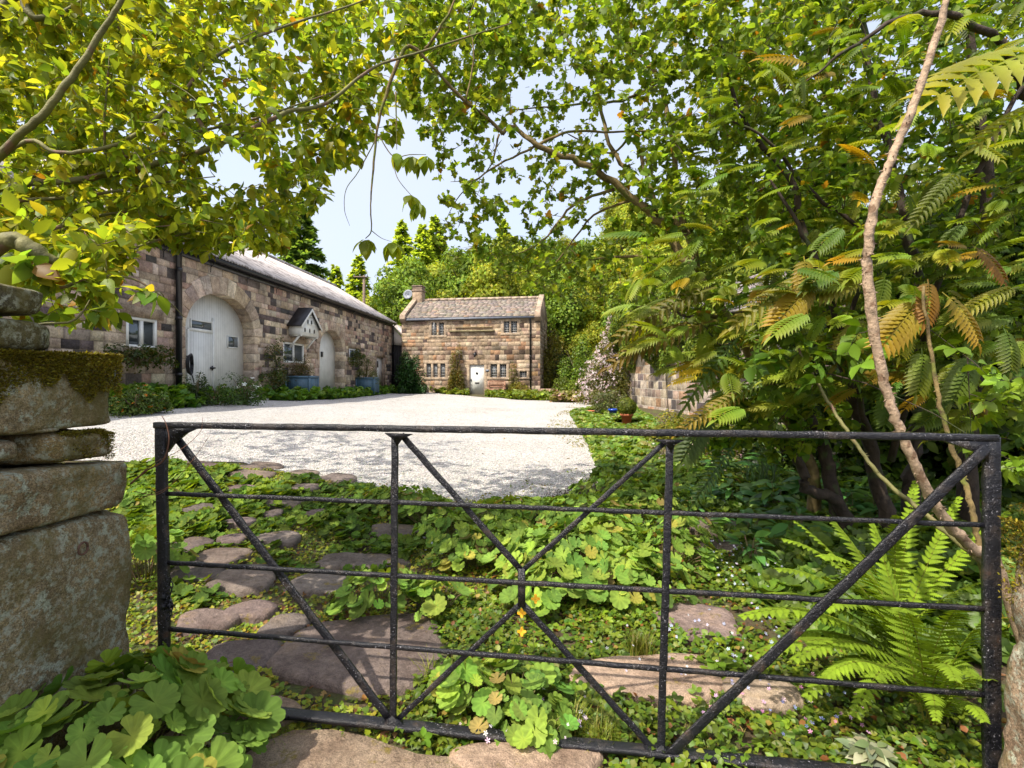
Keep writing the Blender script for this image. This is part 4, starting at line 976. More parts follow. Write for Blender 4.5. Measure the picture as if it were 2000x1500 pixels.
# ivy mat hanging over the wall
rg = np.random.default_rng(33); n = 26000; u = HL*rg.random(n)**.8
top = 5.1-.35*np.sin(u*1.3)-.07*(HL-u); bot = 2.25-.07*(HL-u)+.35*np.sin(u*2.1)+.25*np.sin(u*5.3); zz = bot+(top-bot)*rg.random(n)
dd = .15+.55*np.sin(np.clip((zz-bot)/(top-bot), 0, 1)*math.pi)*rg.uniform(.5, 1.1, n)+.15*np.sin(u*3+zz*4); dd = np.maximum(dd, .05)
P = np.array([tuple(HF.p(a, b, c_)) for a, b, c_ in zip(u, zz, dd)]); nn = unit(np.array(tuple(HN))[None]*.8+np.array([0, 0, .5])+rdir(n, rg)*.5)
D = unit(np.array([0, 0, -1.])+rdir(n, rg)*.7)
iv = empty('wall_climber', tuple(HF.p(HL/2, .1, .3)), 'light green leafy creeper draped over the top of the pale garden wall', 'climber')
scatter('foliage', T_diamond(.42), P, D, nn, .105*rg.uniform(.6, 1.3, n), tints(n, [(.19, .26, .02), (.14, .22, .02), (.24, .29, .03), (.10, .16, .015)], .2, rg=rg), M['leaf'], iv)
for k in range(3): mb = MB(); u_ = HL*(k+.5)/3; mb.tube([HF.p(u_, 0, .05), HF.p(u_+.2, 1.3, .04), HF.p(u_-.1, 2.6, .2)], [.014, .012, .01], 5); mb.build('stem', M['bark'], iv)

# pots
def pot(px_, py_, r, h, m, name, label, cat='plant pot'):
    x, y = gp(px_, py_); z = gf(x, y); AV.append((x, y-.3, r+.30)); q = MB(); q.lathe(x, y, [(r*.62, z), (r*.88, z+h*.78), (r*.9, z+h*.78), (r*1.04, z+h*.79), (r*1.08, z+h), (r*.95, z+h), (r*.9, z+h*.9)], 24)
    o = tag(q.build(name, M[m], smooth=False), label, cat); return x, y, z+h, o
x, y, z, o_ = pot(1224, 829, .165, .29, 'terracotta', 'terracotta_pot', 'terracotta pot standing on the green bed by the garden wall')
rg = np.random.default_rng(5); n = 5200; q = rdir(n, rg); rr = .24*(1+.04*np.sin(q[:, 0]*9)+.04*np.cos(q[:, 1]*11)); P = q*(rr*rg.uniform(.86, 1.04, n))[:, None]+np.array([x, y, z+.17])
bx_ = empty('box_ball', (x, y, z), 'clipped round box plant growing in the terracotta pot', 'shrub')
scatter('foliage', T_diamond(.38), P, unit(np.cross(q, rdir(n, rg))), unit(q+rdir(n, rg)*.7), .034*rg.uniform(.7, 1.3, n), tints(n, [(.13, .17, .015), (.09, .13, .012), (.18, .20, .018)], .2, rg=rg), M['leaf'], bx_)
mb = MB(); mb.tube([(x, y, z-.05), (x, y, z+.1)], .02, 6); mb.build('stem', M['bark'], bx_)
pot(1197, 815, .14, .26, 'blue_glaze', 'blue_pot', 'cobalt blue glazed pot left of the terracotta pot'); pot(1151, 809, .17, .12, 'terracotta', 'terracotta_bowl', 'low terracotta bowl at the tip of the green bed')
bush('lavender_bush', gp(1190, 807), (.75, .6, .75), 3200, .06, [(.10, .14, .05), (.13, .15, .03), (.16, .15, .07)], 'low grey-green bush behind the blue pot', seed=41)
bush('rounded_shrub', gp(1318, 872), (.62, .5, .62), 4200, .055, [(.22, .22, .015), (.26, .23, .02), (.13, .17, .015)], 'golden yellow rounded shrub at the foot of the garden wall', seed=42)
bush('rounded_shrub', gp(1378, 874), (.5, .45, .6), 3200, .05, [(.23, .23, .015), (.16, .19, .015)], 'second golden shrub, further right below the creeper', seed=43)
bush('flowering_shrub', gp(1375, 905), (.75, .4, .34), 2600, .05, [(.20, .15, .06), (.15, .17, .03)], 'low shrub dotted with tiny pink flowers in front of the golden shrubs', seed=44, flowers=(420, .016, [(.7, .42, .42), (.8, .66, .6)]))
# blue planters with shrubs along the barn
def planter(px_, h, w_, label, bl, seed, col, bsz=1.):
    u = BF.px(px_, 700)[0]; c = BF.p(u, 0, .5); z = gf(c.x, c.y)-.02+.14; r = empty('wooden_planter', (c.x, c.y, z), label, 'planter')
    for k in range(4):
        ang = k*math.pi/2; FF = Frame(Vector((c.x, c.y, 0))+Matrix.Rotation(ang, 3, 'Z') @ Vector((-w_/2, -w_/2, 0)), Matrix.Rotation(ang, 3, 'Z') @ Vector((1, 0, 0)), Matrix.Rotation(ang, 3, 'Z') @ Vector((0, -1, 0)))
        q = MB(); q.fbox(FF, .04, w_-.04, z+.05, z+h-.04, -.04, -.02); 
        for j in range(1, 6): q.fbox(FF, w_*j/6-.004, w_*j/6+.004, z+.06, z+h-.05, -.0199, -.014)
        q.build('side_panel', M['blue_wood'], r)
        q = MB(); q.fbox(FF, 0, w_-.051, z+h-.08, z+h, -.05, .0); q.build('rim', M['blue_wood'], r); q = MB(); q.fbox(FF, -.0, .07, z-.03, z+h-.082, -.07, .0); q.build('corner_post', M['blue_wood'], r)
    q = MB(); q.box((c.x-w_/2+.05, c.y-w_/2+.05, z+h-.12), (c.x+w_/2-.05, c.y+w_/2-.05, z+h-.09)); q.build('soil', M['ground'], r)
    if bl: bush('potted_shrub', (c.x-.1, c.y+.1, z+h), (.55*bsz, .6*bsz, .75*bsz), int(1600*bsz), .07, col, bl, seed=seed, T=T_diamond(.2))
planter(566, .80, .95, 'blue painted wooden planter in front of the middle barn window', 'thin reddish-green shrub growing in the blue planter by the middle barn window', 51, [(.10, .10, .02), (.07, .09, .015), (.16, .08, .02)])
planter(700, .85, 1.0, 'blue painted wooden planter near the small white side door of the barn', 'bushy plant in the blue planter near the barn side door', 52, [(.16, .18, .03), (.10, .14, .02)], 1.5)
planter(140, .75, .5, 'narrow blue planter beside the mossy stone pillar at left', None, 0, [])
# climbers on the barn wall under the windows
for px_, z0, rad, lb, sd_ in ((255, 1.75, (.3, 1.1, .42), 'straggly dark climber spread on the wall under the left barn window', 61), (530, 1.9, (.22, .9, .8), 'sparse climber on the wall right of the large arched door', 62), (690, 2.2, (.25, 1.0, .55), 'small climber under the far barn window', 63), (520, 1.0, (.5, 1.1, .55), 'leafy shrub at the wall right of the large barn door', 64)):
    u = BF.px(px_, 700)[0]; c = BF.p(u, z0, .22); bush('wall_shrub', tuple(c), rad, 1500 if sd_ != 62 else 500, .075, [(.05, .09, .015), (.08, .12, .02), (.12, .10, .02)], lb, 'climber', seed=sd_, stems=0 if False else 4)

# ================================================================== STONE PATH (flags set in soil)
def round_stone(mb, cx, cy, rx, ry, h, col, r, n=18, rot=0., top=None, sq=2.6):
    """a worn flag: domed top, rounded rim, sunk into the soil"""
    ph = [r.uniform(0, 6.28) for _ in range(3)]; rim = []
    for i in range(n):
        t = 2*math.pi*i/n; c_, s_ = math.cos(t), math.sin(t)
        k = (abs(c_)**sq+abs(s_)**sq)**(-1/sq)*(1+.06*math.sin(2*t+ph[0])+.09*math.sin(3*t+ph[1])+.045*math.sin(5*t+ph[2])+r.uniform(-.02, .02))
        x, y = rx*k*c_, ry*k*s_; rim.append((cx+x*math.cos(rot)-y*math.sin(rot), cy+x*math.sin(rot)+y*math.cos(rot)))
    vs = []; cz = gf(cx, cy)
    for f_, dz in ((1.0, -.03), (1.0, h*.55), (.95, h*.93), (.76, h*1.0), (.4, h*1.02)):
        for (x, y) in rim:
            X, Y = cx+(x-cx)*f_, cy+(y-cy)*f_; vs.append((X, Y, gf(X, Y)+dz+.004*math.sin(X*23+ph[0])*math.sin(Y*19)))
    vs.append((cx, cy, cz+h*1.03)); fs = []
    for k in range(4): fs += [(k*n+i, k*n+(i+1) % n, (k+1)*n+(i+1) % n, (k+1)*n+i) for i in range(n)]
    fs += [(4*n+i, 4*n+(i+1) % n, 5*n) for i in range(n)]
    mb.add(vs, fs, 0, col)
stones_px = [(468, 906, 558, 921), (445, 922, 535, 940), (436, 951, 508, 969), (563, 951, 626, 968), (359, 990, 418, 1012), (505, 979, 592, 999), (508, 1003, 552, 1018),
    (594, 1000, 645, 1016), (331, 1056, 409, 1088), (425, 1052, 485, 1070), (500, 1046, 588, 1073), (715, 1033, 835, 1060), (381, 1078, 492, 1108), (330, 1100, 440, 1142), (413, 1115, 540, 1167),
    (618, 1087, 790, 1118), (565, 1124, 682, 1168), (445, 1185, 538, 1222), (345, 1200, 460, 1245), (515, 1208, 598, 1252), (395, 1252, 532, 1340), (540, 1212, 885, 1358),
    (425, 1378, 600, 1425), (1130, 1290, 1420, 1385), (1290, 1190, 1440, 1262), (880, 1000, 920, 1030), (1285, 1010, 1450, 1048), (1370, 1060, 1460, 1085), (620, 930, 700, 947),
    (560, 922, 620, 936), (330, 905, 440, 918), (660, 975, 720, 990), (440, 1020, 500, 1035), (1180, 895, 1215, 912), (880, 1465, 1180, 1560), (1420, 1340, 1560, 1400), (300, 1440, 450, 1500)]
r = random.Random(3); mb = MB()
for (x0, y0, x1, y1) in stones_px:
    xc = (x0+x1)/2; a_, b_ = gp(xc, y0), gp(xc, y1); l_, r_ = gp(x0, (y0+y1)/2), gp(x1, (y0+y1)/2)
    cx, cy = (l_[0]+r_[0])/2, (a_[1]+b_[1])/2; rx, ry = abs(r_[0]-l_[0])/2, abs(a_[1]-b_[1])/2
    round_stone(mb, cx, cy, rx, ry, r.uniform(.028, .05), pick([((.165, .13, .115), 3), ((.20, .155, .135), 2), ((.135, .11, .10), 1)] if y0 < 1280 else [((.38, .29, .21), 1)], r), r, rot=r.uniform(-.12, .12), n=22)
a_, b_ = gp(700, 1395), (-.5, 1.3); round_stone(mb, -.52, 1.66, .50, .27, .035, (.36, .27, .19), r, n=26, rot=-.12, sq=3.5)
o = mb.build('path', M['paving'], smooth=True); tag(o, kind='structure')
STONES = [( (gp((x0+x1)/2, (y0+y1)/2)), abs(gp(x1, (y0+y1)/2)[0]-gp(x0, (y0+y1)/2)[0])/2, abs(gp((x0+x1)/2, y0)[1]-gp((x0+x1)/2, y1)[1])/2) for (x0, y0, x1, y1) in stones_px]+[((-.52, 1.66), .5, .27)]
def on_stone(P, k=.95):
    m_ = np.zeros(len(P), bool)
    for (c, a, b) in STONES: m_ |= ((P[:, 0]-c[0])/(a*k))**2+((P[:, 1]-c[1])/(b*k))**2 < 1
    return m_

# ================================================================== GROUND COVER
def cover(name, poly, dens, leaf, cols, T, h=(.02, .08), tilt=.5, rg=None, mat='leaf', avoid=.9, alt=None, pa=0, patch=None, label=None, clumpy=.0, smooth=False, part=None, parent=None, jit=1.):
    rg = rg or rng; poly = np.array(poly); mn, mx = poly.min(0), poly.max(0); n = int(dens*(mx-mn).prod())
    P = rg.uniform(mn, mx, (n, 2)); P = P[inpoly(P, poly)]
    if avoid: P = P[~on_stone(P, avoid)]
    for ax_, ay_, ar_ in AV: P = P[((P[:, 0]-ax_)/ar_)**2+((P[:, 1]-ay_)/(ar_*1.6))**2 > 1]
    hf = np.ones(len(P))
    if patch:      # patchy: keep where the noise field is high
        f = np.sin(P[:, 0]*patch+1.3)*np.sin(P[:, 1]*patch*.8+.4)+.6*np.sin(P[:, 0]*patch*2.3+P[:, 1]*patch*1.7)+rg.normal(0, .35, len(P)); P = P[f > -.25+clumpy]
    hf = .55+.45*np.sin(P[:, 0]*5.1+P[:, 1]*2.2)*np.sin(P[:, 1]*4.3-P[:, 0]); n = len(P)
    z = g(P[:, 0], P[:, 1])+(h[0]+(h[1]-h[0])*rg.random(n)**.7)*np.clip(hf, .35, 1)
    nn = unit(np.array([-.1, -.15, 1.])+rdir(n, rg)*tilt); D = unit(np.cross(nn, rdir(n, rg)))
    return scatter(name, T, np.column_stack([P, z]), D, nn, leaf*rg.uniform(.55, 1.35, n)*jit, tints(n, cols, .2, alt, pa, rg), M[mat], parent, smooth)
def wp(*px): return [gp(*q) for q in px]
TL, TLs, TM, TF = T_lobed(9, .24, 4), T_lobed(7, .2, 2), T_maple(), T_trefoil()
rg = np.random.default_rng(55)
# barn bed
bfront = wp((170, 812), (260, 806), (395, 796), (405, 785), (450, 779), (520, 783), (600, 783), (690, 778), (760, 769), (830, 765))
bback = [tuple(BF.p(u, 0, .02).xy) for u in (bend, bend*.7, bend*.4, 5.6, 3.5, 1.5)]
bedpoly = bfront+[(-6.3, 33.0)]+bback
o = cover('bed_of_leaves', bedpoly, 420, .10, [(.14, .28, .03), (.11, .23, .025), (.19, .32, .03), (.07, .16, .02)], TLs, (.05, .50), .8, rg, 'leaf', 0); tag(o, kind='stuff')
o = cover('bed_of_leaves', wp((820, 765), (860, 769), (915, 773), (916, 768))+[tuple(CF.p(CF.px(915, 700)[0], 0, .03).xy), tuple(CF.p(.1, 0, .03).xy)], 480, .09, [(.18, .24, .02), (.13, .20, .02), (.22, .26, .03)], TLs, (.04, .42), .8, rg, 'leaf', 0); tag(o, kind='stuff')
o = cover('bed_of_leaves', wp((948, 775), (1000, 781), (1060, 783), (1088, 784), (1080, 776))+[tuple(CF.p(CL, 0, .03).xy), tuple(CF.p(CF.px(950, 700)[0], 0, .03).xy)], 480, .09, [(.18, .24, .02), (.13, .20, .02), (.22, .26, .03)], TLs, (.04, .40), .8, rg, 'leaf', 0); tag(o, kind='stuff')
o = cover('flower_border', wp((1075, 786), (1160, 786), (1212, 786), (1212, 770), (1140, 771), (1085, 775)), 200, .10, [(.22, .23, .04), (.17, .17, .03), (.28, .22, .10)], TLs, (.04, .5), .8, rg, 'leaf', 0, [(.5, .3, .3), (.6, .45, .4)], .15); tag(o, kind='stuff')
# taller herbs by the big door, poppies, white flowers
for (px_, Y, rad, cols, lb, fl, sd_) in [
    (262, 9.6, (.38, .5, .52), [(.07, .13, .02), (.12, .17, .03)], 'clump of orange poppies with grey-green leaves by the left barn window', (16, .045, [(.85, .22, .02), (.80, .30, .02)]), 71),
    (302, 10.2, (.3, .3, .4), [(.07, .13, .02), (.10, .16, .02)], 'smaller clump with yellow and orange poppies right of the larger poppy clump', (12, .04, [(.85, .25, .02), (.75, .60, .03)]), 72),
    (385, 12.9, (.35, .3, .72), [(.07, .11, .04), (.05, .09, .02)], 'upright grey-green herb in front of the large barn door', None, 73),
    (478, 14.2, (.7, .6, .75), [(.06, .13, .015), (.09, .16, .02), (.04, .09, .01)], 'dark leafy clump with a few white flowers right of the large barn door', (26, .07, [(.8, .8, .78)]), 74),
    (425, 13.4, (.6, .5, .5), [(.05, .11, .015), (.08, .15, .02)], 'low dark leafy clump in front of the large barn door', (8, .05, [(.8, .35, .25)]), 75)]:
    x, y = gpt(px_, Y); bush('herb_clump', (x, y), rad, 1500, .07, cols, lb, 'flowering plant', seed=sd_, T=T_diamond(.22), flowers=fl, stems=8)
# right-hand bed running along the wall and down to the gate
rbed = wp((1165, 796), (1114, 809), (1132, 838), (1155, 880), (1170, 918), (1185, 960), (1300, 1000), (1420, 980), (1500, 900), (1420, 850), (1290, 835), (1225, 790))
o = cover('ground_cover', rbed, 900, .062, [(.19, .29, .035), (.14, .25, .03), (.24, .32, .04), (.10, .19, .025)], TLs, (.02, .20), .7, rg, 'leaf', .8, [(.24, .22, .05)], .08); tag(o, kind='stuff')
rb2 = wp((1150, 940), (1230, 900), (1300, 880), (1500, 900), (1800, 950), (1990, 1000), (2200, 1300), (1700, 1300), (1500, 1200), (1380, 1000))
o = cover('ground_cover', rb2, 700, .06, [(.12, .21, .025), (.16, .25, .025), (.09, .16, .02)], TLs, (.02, .16), .7, rg, 'leaf', .9); tag(o, kind='stuff')
# small-leaved mat between the flags
pathpoly = wp((200, 915), (440, 905), (560, 925), (700, 950), (860, 972), (1000, 985), (1200, 1000), (1000, 1200), (950, 1500), (0, 1620), (0, 1200))
o = cover('moss_mat', pathpoly, 2800, .024, [(.28, .33, .02), (.20, .28, .018), (.34, .32, .03), (.13, .21, .018)], TM, (.004, .04), .7, rg, 'leaf', 1.0, [(.30, .14, .03)], .04, patch=2.6, clumpy=-.55); tag(o, kind='stuff')
o = cover('ground_cover', wp((230, 920), (330, 910), (440, 912), (520, 945), (600, 960), (560, 1000), (400, 1050), (260, 1060)), 800, .05, [(.13, .21, .02), (.09, .17, .018), (.18, .25, .02)], TL, (.02, .12), .6, rg, 'leaf_soft', .95, patch=2.2, clumpy=-.5); tag(o, kind='stuff')
o = cover('ground_cover', wp((560, 930), (740, 955), (860, 975), (900, 1010), (780, 1120), (560, 1120), (380, 1200), (300, 1150), (330, 1060), (480, 1040)), 600, .038, [(.10, .18, .018), (.07, .14, .015), (.14, .21, .02)], TL, (.01, .10), .6, rg, 'leaf_soft', 1.0, patch=3.4, clumpy=-.1); tag(o, kind='stuff')
# foreground mat right of the path: little leaves, moss, flowers
fgr = wp((860, 1180), (1300, 1100), (1480, 1060), (1620, 1180), (1950, 1350), (2100, 1600), (700, 1640), (800, 1400))
o = cover('ground_cover', fgr, 3600, .030, [(.11, .19, .018), (.16, .22, .018), (.07, .14, .015), (.20, .24, .02)], T_oval(.42, .1, .1, 3), (.005, .075), .7, rg, 'leaf', .9, [(.26, .10, .03), (.34, .24, .05)], .05, patch=4.5, clumpy=-.35); tag(o, kind='stuff')
o = cover('ground_cover', fgr, 900, .05, [(.12, .20, .018), (.17, .24, .018)], TF, (.01, .085), .6, rg, 'leaf', .9, patch=3.1, clumpy=.0); tag(o, kind='stuff')
o = cover('leaf_litter', wp((300, 1150), (1500, 1050), (2000, 1300), (2100, 1640), (300, 1640)), 260, .035, [(.28, .12, .04), (.20, .09, .04), (.36, .22, .08), (.14, .07, .03)], T_oval(.3, .3, .3, 3), (.0, .03), .8, rg, 'leaf', 0); tag(o, kind='stuff')
# grass tufts
def tuft(name, x, y, n, h, spread, cols, label, seed, cat='grass tuft', w_=.003, par=None):
    rg = np.random.default_rng(seed); V = []; F = []; z0 = gf(x, y)
    for i in range(n):
        a = rg.random()*6.28; bx, by = x+rg.normal(0, spread*.25), y+rg.normal(0, spread*.25); L = h*rg.uniform(.5, 1.15); out = spread*rg.uniform(.1, 1); b = len(V)
        px_, py_ = -math.sin(a)*w_, math.cos(a)*w_
        for k, t in enumerate((0, .35, .7, 1)):
            X = bx+math.cos(a)*out*t*t; Y_ = by+math.sin(a)*out*t*t; Z = z0-.01+L*(t-.25*t**3); q = (1-t*.92)
            V += [(X-px_*q, Y_-py_*q, Z), (X+px_*q, Y_+py_*q, Z)]
        F += [(b+2*k, b+2*k+1, b+2*k+3, b+2*k+2) for k in range(3)]
    me = np_mesh(name, V, [i for f in F for i in f], [4]*len(F), [M['leaf']], None, np.repeat(tints(n, cols, .2, rg=rg), 8, 0)); o = link(name, me, par)
    if label: tag(o, label, cat)
    return o
GR = [(.20, .24, .02), (.13, .19, .015), (.30, .28, .06)]
x, y = gp(1250, 1285); tuft('grass_tuft', x, y, 320, .16, .09, GR, 'upright tuft of fine grass beside the right vertical bar of the gate', 1)
x, y = gp(1120, 1430); tuft('grass_tuft', x, y, 160, .13, .14, GR, 'loose grass tuft in front of the flat stone near the gate bottom', 2)
x, y = gp(1180, 1450); tuft('grass_tuft', x, y, 130, .12, .12, GR, 'small bright grass tuft right of the loose one at the gate bottom', 3)
x, y = gp(845, 1330); tuft('grass_tuft', x, y, 40, .14, .15, GR, 'wispy grass on the reddish edge of the big paving stone', 4)
x, y = gp(540, 1450); tuft('grass_tuft', x, y, 120, .07, .12, GR, 'short grass tuft below the gate beside the sunlit slab', 5)
rg = np.random.default_rng(77)
for i in range(36):
    px_, py_ = [(rg.uniform(420, 620), rg.uniform(1400, 1500)), (rg.uniform(700, 1200), rg.uniform(1440, 1530)), (rg.uniform(1000, 1450), rg.uniform(1330, 1480))][i % 3]
    x, y = gp(px_, py_); o = tuft('grass', x, y, 45, .06, .07, GR, None, 100+i, w_=.002); tag(o, kind='stuff')
# tiny flowers strewn in the mats
Tp = (np.array([(1, 0, 0), (0, .8, 0), (-.9, .1, 0), (0, -.75, 0), (.1, 0, .7), (0, 0, -.5)]), [(0, 1, 4), (1, 2, 4), (2, 3, 4), (3, 0, 4), (1, 0, 5), (2, 1, 5), (3, 2, 5), (0, 3, 5)])
rg = np.random.default_rng(91); P = rg.uniform((-6, 4.9), (2.5, 10.5), (60000, 2)); P = P[inpoly(P, gpoly)]; P = P[rg.random(len(P)) < np.interp(P[:, 1], [5, 7, 10.5], [1, .6, .1])][:22000]; n = len(P)
e_ = np.array(gpoly); k_ = rg.integers(8, 13, 5200); a_ = e_[k_]; b_ = e_[k_-1]; Pe = a_+(b_-a_)*rg.random((5200, 1))+rg.normal(0, .10, (5200, 2)); P = np.vstack([P, Pe]); n = len(P)
o = scatter('loose_gravel', Tp, np.column_stack([P, g(P[:, 0], P[:, 1])+.016]), rdir(n, rg), unit(np.array([0, 0, 1.])+rdir(n, rg)*.4), rg.uniform(.005, .013, n), tints(n, [(.58, .56, .53), (.48, .45, .42), (.64, .62, .6)], .1, rg=rg), mat_leaf('limestone_chip', 0, .9, vary=.05)); tag(o, kind='stuff')
tip = wp((1060, 838), (1150, 900), (1172, 915), (1155, 880), (1132, 838), (1114, 810), (1165, 795), (1110, 793), (1085, 812))
o = cover('gravel_weeds', tip, 240, .035, [(.20, .20, .04), (.26, .22, .06)], TM, (.005, .04), .7, rg, 'leaf', 0, patch=2.1, clumpy=.2); tag(o, kind='stuff')
o = cover('gravel_weeds', wp((600, 950), (760, 962), (900, 978), (1060, 975), (1160, 930), (1130, 915), (1000, 950), (860, 950), (640, 925)), 150, .03, [(.16, .22, .03), (.24, .2, .05)], TM, (.014, .03), .7, rg, 'leaf', 0, patch=3, clumpy=.3); tag(o, kind='stuff')
o = cover('fallen_leaves', gpoly, .9, .045, [(.28, .22, .07), (.2, .15, .05), (.18, .22, .04)], T_oval(.3, .3, .3, 3), (.016, .03), .6, rg, 'leaf', 0); tag(o, kind='stuff')
def flowers(name, poly, n, size, cols, h, label, seed, T=None, stem=True):
    rg = np.random.default_rng(seed); poly = np.array(poly); mn, mx = poly.min(0), poly.max(0); P = rg.uniform(mn, mx, (n*4, 2)); P = P[inpoly(P, poly)][:n]; n = len(P)
    z = g(P[:, 0], P[:, 1])+rg.uniform(*h, n); P3 = np.column_stack([P, z]); nn = unit(np.array([-.1, -.5, .8])+rdir(n, rg)*.5)
    o = scatter(name, T or T_flower(), P3, unit(np.cross(nn, rdir(n, rg))), nn, size*rg.uniform(.7, 1.3, n), tints(n, cols, .08, rg=rg), M['petal']); tag(o, kind='stuff')
    return o
flowers('tiny_flowers', wp((1380, 1080), (1500, 1080), (1560, 1170), (1400, 1180)), 60, .008, [(.55, .60, .80), (.70, .72, .85)], (.05, .11), None, 1)
flowers('tiny_flowers', wp((1100, 1260), (1500, 1200), (1560, 1330), (1400, 1400), (1150, 1330)), 50, .008, [(.50, .56, .80), (.72, .70, .85)], (.05, .10), None, 2)
flowers('tiny_flowers', wp((1400, 1360), (1700, 1340), (1700, 1480), (1350, 1480)), 46, .008, [(.62, .25, .48), (.70, .45, .65), (.35, .40, .75)], (.05, .10), None, 3)
flowers('tiny_flowers', wp((850, 1380), (1150, 1380), (1150, 1500), (900, 1500)), 30, .008, [(.75, .55, .70), (.75, .75, .80)], (.05, .09), None, 4)
flowers('tiny_flowers', wp((820, 1060), (900, 1050), (920, 1110), (840, 1120)), 30, .010, [(.55, .60, .78)], (.06, .12), None, 5)
flowers('tiny_flowers', wp((1250, 850), (1500, 850), (1420, 960), (1300, 950)), 260, .014, [(.70, .45, .45), (.78, .65, .62)], (.08, .24), None, 6)
for i, (px_, py_, lb) in enumerate([(1019, 1234, 'lowest of the three yellow poppies right of the gate centre'), (1019, 1198, 'middle one of the three yellow poppies near the gate centre'), (1046, 1170, 'topmost of the three yellow poppies near the gate centre')]):
    p = at(px_, py_, 2.35); z0 = gf(p.x, p.y); root = empty('yellow_poppy', (p.x, p.y, z0), lb, 'flower'); mb = MB(); mb.tube([(p.x+.01, p.y+.02, z0), (p.x-.01, p.y, (z0+p.z)/2), tuple(p)], .0012, 4); mb.build('stem', M['bark_green'], root)
    scatter('petals', T_flower(4, .75), [tuple(p)], [(1, 0, 0)], [(-.2, -.75, .6)], .021, [(.85, .42, .01)], M['petal'], root)
for i, (px_, py_) in enumerate([(401, 1450), (413, 1448), (413, 1478)]):
    p = at(px_, py_, 1.72); z0 = gf(p.x, p.y); root = empty('daisy', (p.x, p.y, z0), 'white daisy below the large-leaved plant: '+['left of the upper pair', 'right of the upper pair', 'the single lower one'][i], 'flower'); mb = MB(); mb.tube([(p.x+.01, p.y+.01, z0), tuple(p)], .001, 4); mb.build('stem', M['bark_green'], root)
    scatter('petals', T_flower(12, .2), [tuple(p)], [(1, 0, 0)], [(-.1, -.6, .7)], .011, [(.82, .82, .80)], M['petal'], root)
    scatter('centre', T_flower(8, .4), [tuple(p+Vector((0, -.002, .002)))], [(1, 0, 0)], [(-.1, -.6, .7)], .004, [(.8, .55, .03)], M['petal'], root)

# ================================================================== LADY'S MANTLE CLUMPS
AL = [(.21, .33, .045), (.17, .29, .042), (.27, .38, .05), (.13, .23, .035)]
def mantle(c, Rr, H, leaf, label, seed, cover_=2.6, T=None, cols=AL, z=None, ell=(1, 1)):
    rg = np.random.default_rng(seed); x, y = c; z0 = gf(x, y) if z is None else z; root = empty('ladys_mantle', (x, y, z0), label, 'leafy plant', "clumps of lady's mantle")
    n = int(cover_*Rr*Rr*ell[0]*ell[1]/(leaf*leaf)*.9)
    rr = np.sqrt(rg.random(n)); th = rg.random(n)*6.283; lay = rg.random(n)**.45; zz = H*np.sqrt(1-rr*rr*.93)*(.45+.6*lay)
    P = np.column_stack([x+Rr*ell[0]*rr*np.cos(th), y+Rr*ell[1]*rr*np.sin(th), zz+.02]); P[:, 2] += g(P[:, 0], P[:, 1])
    out = np.column_stack([np.cos(th)*rr, np.sin(th)*rr, .75+0*th]); nn = unit(out+rdir(n, rg)*.38); D = unit(np.column_stack([np.cos(th), np.sin(th), -.25-.5*rr])+rdir(n, rg)*.6)
    S = leaf*np.where(rg.random(n) < .25, rg.uniform(.35, .6, n), rg.uniform(.7, 1.2, n)); tin = tints(n, cols, .14, [(.34, .32, .05), (.26, .20, .06)], .05, rg); tin *= np.where(S < leaf*.6, 1.35, 1)[:, None]
    scatter('leaves', T or TL, P, D, nn, S, tin, M['leaf_soft'], root, smooth=True)
    mb = MB()
    for i in rg.choice(n, min(n, 70), replace=False):
        p = Vector(P[i]); b = Vector((x+(p.x-x)*.35, y+(p.y-y)*.35, gf(x, y))); mb.tube([b, b.lerp(p, .6)+Vector((0, 0, .02)), p], [.0028, .0022, .0016], 4, cap=False)
    mb.build('stems', M['bark_green'], root); return root
mantle((-1.30, 1.66), .46, .40, .078, "large soft-leaved lady's mantle clump in front of the mossy pillar", 1, 5.5, T_lobed(9, .26, 10))
mantle((-1.10, 1.42), .32, .24, .074, "large-leaved lady's mantle at the bottom left corner below the pillar", 2, 5.0, T_lobed(9, .26, 10))
